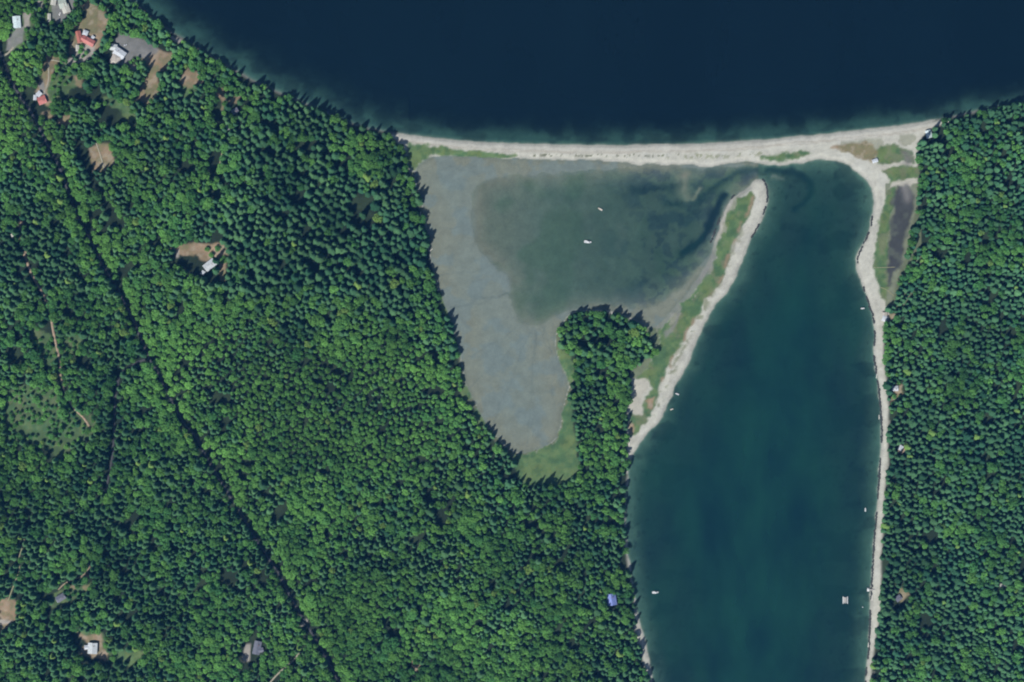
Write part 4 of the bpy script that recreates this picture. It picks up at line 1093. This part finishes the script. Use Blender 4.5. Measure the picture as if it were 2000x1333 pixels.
def boat(label, px, py, Lpx, rot, dark=False, cabin=True, name='motor_boat'):
    root = bpy.data.objects.new(name, None); COL.objects.link(root)
    root.location = (float(wx(px)), float(wy(py)), 0.05); root.rotation_euler = (0, 0, R(rot))
    L_ = Lpx * S; B = L_ * .36
    tag(root, label, 'boat', 'small boats on the water')
    link('hull', hull_mesh(L_, B, .9, M_hulld if dark else M_hull), root)
    link('deck', deck_mesh(L_, B, .62, M_deck if dark else M_cabin), root)
    if cabin:
        cb = link('cabin', boxmesh('cabin', -.08 * L_, .22 * L_, -B * .3, B * .3, .6, 1.9, M_cabin), root)
        link('windscreen', boxmesh('windscreen', .22 * L_, .225 * L_ + .04, -B * .26, B * .26, 1.2, 1.8, GLASS), cb)
        link('cabin_roof', boxmesh('cabin_roof', -.12 * L_, .24 * L_, -B * .34, B * .34, 1.9, 2.0, M_hull), cb)
    else:
        for t in (-.2, .1): link('thwart', boxmesh('thwart', t * L_ - .15, t * L_ + .15, -B * .44, B * .44, .64, .74, M_plank), root)
    link('outboard_motor', boxmesh('outboard_motor', -.56 * L_, -.49 * L_, -.25, .25, .1, 1.2, M_motor), root)
    return root
boat('white cabin boat anchored off the bay west shore below the point', 1280, 1157.5, 13, 4)
boat('white cabin boat moored in the middle of the lagoon pool', 1148, 473, 15, -6)
boat('small dark skiff with pale deck in the upper lagoon pool', 1172, 409, 10, 150, True, False, 'skiff')
boat('small pale skiff off the spit root', 1322, 770, 8, 160, False, False, 'skiff')
boat('small dark skiff close to the spit root sand', 1312, 800, 7, 20, True, False, 'skiff')
boat('small white boat beside the narrow part of the east beach', 1685, 603, 8, 5, False, False)
boat('small grey white boat halfway down the bay east side', 1690, 996, 8, 90, False, False, 'skiff')
boat('small white boat at the north-east corner of the bay', 1696, 347, 8, 60, False, False, 'skiff')

def pontoon_boat():
    root = bpy.data.objects.new('swim_float', None); COL.objects.link(root)
    root.location = (float(wx(1651)), float(wy(1172)), 0.1)
    tag(root, 'grey decked float with white pontoons off the lower east shore', 'float')
    for k in range(7):
        y = -4.2 + k * 1.2
        link('deck_plank', boxmesh('deck_plank', -3.0, 3.0, y, y + 1.1, .55, .70, M_plank), root)
    for sx in (-1, 1):
        V = []; F = []; n = 8
        for (y, r_) in ((-6.2, .15), (-5.4, .62), (5.0, .62), (5.6, .2)):
            for q in range(n): V.append((sx * 3.4 + r_ * 1.2 * math.cos(6.283 * q / n), y, .25 + r_ * math.sin(6.283 * q / n)))
        for i in range(3):
            for q in range(n): F.append((i * n + q, i * n + (q + 1) % n, (i + 1) * n + (q + 1) % n, (i + 1) * n + q))
        F += [tuple(range(n)), tuple(range(3 * n, 4 * n))]
        link('pontoon', poly_mesh('pontoon', V, F, M_hull if sx < 0 else M_cabin), root)
    link('bench', boxmesh('bench', -1.8, 1.8, -5.0, -4.3, .7, 1.25, M_hull), root)
pontoon_boat()

def dock():
    root = bpy.data.objects.new('dock', None); COL.objects.link(root)
    x0, y0 = 1717, 1153; x1, y1 = 1700, 1152
    root.location = (float(wx(1700)), float(wy(1152)), 0)
    tag(root, 'grey plank jetty with landing stage crossing the lower east beach', 'dock')
    for k in range(15):
        x = -1.0 + k * 1.05
        link('plank', boxmesh('plank', x, x + .95, -1.0, 1.0, 1.35, 1.5, M_plank), root)
    for k in range(4):
        for sy in (-1, 1): link('pile', boxmesh('pile', k * 4.2 - .15, k * 4.2 + .15, sy * .9 - .15, sy * .9 + .15, -2.0, 1.95, M_plank), root)
    link('landing_stage', boxmesh('landing_stage', -5.2, -1.4, -2.8, 2.8, .15, .65, M_hull), root)
    link('gangway', poly_mesh('gangway', [(-2.4, -.6, .7), (-.9, -.6, 1.45), (-.9, .6, 1.45), (-2.4, .6, .7), (-2.4, -.6, .62), (-.9, -.6, 1.37), (-.9, .6, 1.37), (-2.4, .6, .62)], [(0, 1, 2, 3), (7, 6, 5, 4), (0, 4, 5, 1), (2, 6, 7, 3)], M_plank), root)
dock()

def buoy(px, py, label):
    root = bpy.data.objects.new('mooring_buoy', None); COL.objects.link(root); root.location = (float(wx(px)), float(wy(py)), .1)
    tag(root, label, 'buoy')
    bm = bmesh.new(); bmesh.ops.create_uvsphere(bm, u_segments=10, v_segments=7, radius=1.0)
    me = bpy.data.meshes.new('float_ball'); bm.to_mesh(me); bm.free(); me.materials.append(M_cabin)
    link('float_ball', me, root)
    link('mooring_ring', boxmesh('mooring_ring', -.15, .15, -.15, .15, .9, 1.4, M_motor), root)
buoy(1685, 1186, 'pale mooring buoy between the float and the lower east beach')

# ------------------------------------------------------------------ stone and driftwood shapes added to stand in for shoreline speckle
M_darkspeck = pm_('dark_speck', (0.030, 0.034, 0.034), .8, .3, 1.2)
M_palespeck = pm_('pale_speck', (0.62, 0.60, 0.55), .8, .2, 1.2)
def dark_speck_mesh(k):
    r = np.random.default_rng(900 + k)
    bm = bmesh.new(); bmesh.ops.create_icosphere(bm, subdivisions=1, radius=1.0)
    for v in bm.verts:
        v.co *= .75 + .5 * r.random(); v.co.z = max(v.co.z * .7, -.45)
    me = bpy.data.meshes.new('dark_speck_standin'); bm.to_mesh(me); bm.free(); me.materials.append(M_darkspeck); return me
DARK_SPECKS = [dark_speck_mesh(k) for k in range(5)]
def pale_speck_mesh(k):
    r = np.random.default_rng(950 + k); V = []; F = []; n = 7
    for (x, q) in ((-.5, .9), (-.2, 1.0), (.2, .8), (.5, .6)):
        oy = r.normal() * .015
        for a in range(n): V.append((x, oy + q * .06 * math.cos(6.283 * a / n), .05 + q * .06 * math.sin(6.283 * a / n)))
    for i in range(3):
        for a in range(n): F.append((i * n + a, i * n + (a + 1) % n, (i + 1) * n + (a + 1) % n, (i + 1) * n + a))
    F += [tuple(range(n)), tuple(range(3 * n, 4 * n))]
    return poly_mesh('pale_speck_standin', V, F, M_palespeck)
PALE_SPECKS = [pale_speck_mesh(k) for k in range(4)]
def along(pts, step, jit, seed):
    r = np.random.default_rng(seed); P = np.array(smooth_poly(pts, False, 1)); d = np.hypot(*np.diff(P, axis=0).T); t = np.concatenate([[0], np.cumsum(d)]); s = 0; out = []
    while s < t[-1]:
        x = np.interp(s, t, P[:, 0]); y = np.interp(s, t, P[:, 1])
        x2 = np.interp(s + 2, t, P[:, 0]); y2 = np.interp(s + 2, t, P[:, 1])
        out.append((x + r.normal() * jit, y + r.normal() * jit, math.atan2(-(y2 - y), x2 - x), s / t[-1])); s += step * (.5 + .8 * r.random())
    return out
EASTSHORE = [(1704, 425), (1698, 455), (1680, 490), (1673, 512), (1685, 560), (1700, 600), (1710, 640), (1706, 690), (1714, 740), (1721, 800), (1723, 860), (1717, 930), (1713, 1000), (1707, 1060), (1704, 1120), (1700, 1180), (1699, 1240), (1695, 1290), (1690, 1333)]
TIPE = [(1490, 352), (1499, 366), (1498, 400), (1482, 440), (1468, 465)]
TIPW = [(1434, 382), (1420, 396), (1408, 420), (1394, 460), (1388, 475)]
ELM = [(430, 'by the pond top'), (460, 'by the pond middle'), (488, 'just above the sand bulge'), (514, 'at the sand bulge'), (545, 'just below the sand bulge'), (582, 'above the beach hut'), (622, 'beside the beach hut'),
       (660, 'below the beach hut'), (700, 'at the notch'), (735, 'above the yellow clearing'), (765, 'beside the yellow clearing'), (805, 'below the yellow clearing'), (848, 'above the small pale cabin'), (878, 'beside the small pale cabin'),
       (915, 'below the small pale cabin'), (960, 'above the grey white boat'), (998, 'beside the grey white boat'), (1040, 'below the grey white boat'), (1085, 'well above the jetty'), (1125, 'just above the jetty'), (1152, 'at the jetty'),
       (1186, 'beside the buoy'), (1230, 'below the buoy'), (1275, 'far below the jetty'), (1315, 'at the bottom edge')]
seg_words = ('top', 'upper', 'middle', 'lower', 'bottom')
def speck_standins(pts, step, where, grp, seed, prob):  # dark boulder shapes added in place of black sharpening speckle at the waterline
    r = np.random.default_rng(seed)
    for (x, y, an, t) in along(pts, step, .5, seed):
        if vnoise(np.array([x]), np.array([y]), 16, seed)[0] > prob: continue
        o = link('dark_speck_standin', DARK_SPECKS[int(r.integers(0, 5))])
        q = 1.35 + .9 * r.random()
        o.location = (float(wx(x)), float(wy(y)), max(0.0, float(hz(x, y)))); o.scale = (q * 1.5, q * .95, q * .8); o.rotation_euler = (0, 0, an)
        size = 'big' if q > 1.95 else 'small' if q < 1.6 else 'mid-sized'
        spot = 'on the %s part of' % seg_words[min(4, int(t * 5))] if len(pts) < 10 else min(ELM, key=lambda e: abs(e[0] - y))[1] + ' on'
        tag(o, f'{size} dark speckle stand-in {spot} {where}', 'speckle_standin', grp)
speck_standins(EASTSHORE, 3.4, 'the east waterline', 'dark speckle stand-ins along the bay east water line', 41, .60)
speck_standins(TIPE, 3.6, 'the spit tip bay side', 'dark speckle stand-ins on the spit tip bay side', 42, .62)
speck_standins(TIPW, 3.6, 'the spit tip lagoon side', 'dark speckle stand-ins on the spit tip lagoon side', 43, .62)
def pale_standins(spots, grp):  # pale driftwood shapes added in place of white pixel speckle
    r = np.random.default_rng(77)
    for k, (x, y, L_, rot, lab) in enumerate(spots):
        o = link('pale_speck_standin', PALE_SPECKS[k % 4]); L_ *= S
        o.location = (float(wx(x)), float(wy(y)), max(0.0, float(hz(x, y)))); o.scale = (L_, L_ * 1.3, L_ * 1.3); o.rotation_euler = (0, 0, R(rot))
        tag(o, lab, 'log', grp)
pale_standins([(821, 418, 8, 80, 'pale speckle stand-in on the mudflat west rim, topmost of four'), (826, 467, 8, 70, 'pale speckle stand-in on the mudflat west rim, second of four from top'), (842, 489, 8, 40, 'pale speckle stand-in on the mudflat west rim, third of four from top'),
      (856, 566, 7, 60, 'pale speckle stand-in on the mudflat west rim, lowest of four'), (1195, 613, 8, 85, 'pale speckle stand-in on the north shore of the wooded point'), (1234, 633, 7, 60, 'pale speckle stand-in at the north-east corner of the wooded point'),
      (1271, 667, 7, 85, 'pale speckle stand-in on the east side of the wooded point'), (1229, 867, 8, 85, 'pale speckle stand-in where the spit joins the west shore'), (1216, 980, 8, 85, 'pale speckle stand-in on the shady west shore of the bay'),
      (777, 266, 7, 75, 'pale speckle stand-in at the west end of the barrier beach'), (1392, 461, 6, 60, 'pale speckle stand-in on the lagoon side of the spit'), (1852, 238, 7, 80, 'pale speckle stand-in at the foot of the east wood by the sea'),
      (1712, 735, 9, 80, 'upper of two pale speckle stand-ins on the mid east shore'), (1717, 815, 9, 88, 'lower of two pale speckle stand-ins on the mid east shore'), (1703, 1168, 10, 88, 'pale speckle stand-in just below the jetty'),
      (1696, 1260, 9, 86, 'pale speckle stand-in on the lowest stretch of the east shore'), (1245, 1246, 8, 60, 'pale speckle stand-in on the tiny sand cove of the west shore')], 'pale speckle stand-ins along the shores')

# ------------------------------------------------------------------ parked car
def car(px, py, rot, label, rgb):
    root = bpy.data.objects.new('parked_car', None); COL.objects.link(root); root.location = (float(wx(px)), float(wy(py)), float(hz(px, py)) + .12); root.rotation_euler = (0, 0, R(rot)); tag(root, label, 'car')
    m = pm_('car_paint_%d' % px, rgb, .3, .03, 1, .5)
    prof = [(-2.3, .35), (-2.3, .85), (-1.9, .95), (1.2, .95), (2.2, .8), (2.3, .35)]
    V = [(x, -.9, z) for x, z in prof] + [(x, .9, z) for x, z in prof]; n = len(prof)
    F = [tuple(range(n))[::-1], tuple(range(n, 2 * n))] + [(i, (i + 1) % n, n + (i + 1) % n, n + i) for i in range(n)]
    link('body', poly_mesh('body', V, F, m), root)
    V = [(-1.7, -.82, .95), (.9, -.82, .95), (.9, .82, .95), (-1.7, .82, .95), (-1.3, -.68, 1.5), (.3, -.68, 1.5), (.3, .68, 1.5), (-1.3, .68, 1.5)]
    cb = link('cabin', poly_mesh('cabin', V, [(0, 1, 5, 4), (1, 2, 6, 5), (2, 3, 7, 6), (3, 0, 4, 7)], GLASS), root)
    link('car_roof', boxmesh('car_roof', -1.32, .32, -.7, .7, 1.5, 1.55, m), cb)
    for sx in (-1.4, 1.4):
        for sy in (-.85, .85):
            V = []; n = 8
            for y in (sy - .1, sy + .1):
                for q in range(n): V.append((sx + .33 * math.cos(6.283 * q / n), y, .33 + .33 * math.sin(6.283 * q / n)))
            link('wheel', poly_mesh('wheel', V, [tuple(range(n))[::-1], tuple(range(n, 2 * n))] + [(i, (i + 1) % n, n + (i + 1) % n, n + i) for i in range(n)], M_motor), root)
car(84, 57, 40, 'white car parked in the trees between pale blue shed and red house', (0.75, 0.75, 0.75))
car(247, 90, 20, 'silver car parked on the grey yard above the white roofed house', (0.5, 0.52, 0.55))
car(120, 30, 70, 'white car parked below the sage roofed house', (0.75, 0.75, 0.75))

# ------------------------------------------------------------------ things that share a label are told apart by their order in the picture
def order_labels():
    by = {}
    for o in COL.objects:
        if o.parent is None and 'label' in o and o.get('kind') is None: by.setdefault(o['label'], []).append(o)
    nth = ('second', 'third', 'fourth', 'fifth', 'sixth', 'seventh', 'eighth', 'ninth', 'tenth')
    for lab, obs in by.items():
        if len(obs) < 2: continue
        obs.sort(key=lambda o: -o.location.y)
        for k, o in enumerate(obs):
            add = 'topmost' if k == 0 else 'lowest' if k == len(obs) - 1 else (nth[k - 1] + ' from top' if k - 1 < len(nth) else None)
            if add and len(lab.split()) + len(add.split()) <= 16: o['label'] = lab + ', ' + add
order_labels()

# ------------------------------------------------------------------ air
def haze():
    m = bpy.data.materials.new('haze'); m.use_nodes = True
    nt = m.node_tree; nt.nodes.clear()
    out = nt.nodes.new('ShaderNodeOutputMaterial')
    v = nt.nodes.new('ShaderNodeVolumePrincipled')
    v.inputs['Color'].default_value = (0.10, 0.38, 0.90, 1); v.inputs['Density'].default_value = HAZE
    nt.links.new(v.outputs[0], out.inputs['Volume'])
    a = 2500.0; z0, z1 = -40.0, CAMH + 20
    V = [(-a, -a, z0), (a, -a, z0), (a, a, z0), (-a, a, z0), (-a, -a, z1), (a, -a, z1), (a, a, z1), (-a, a, z1)]
    F = [(3, 2, 1, 0), (4, 5, 6, 7), (0, 1, 5, 4), (1, 2, 6, 5), (2, 3, 7, 6), (3, 0, 4, 7)]
    tag(link('haze', mesh_np('haze', V, F, m)), 'thin blue air between the camera and the land', 'haze', kind='stuff')
HAZE = 1.6e-5
haze()
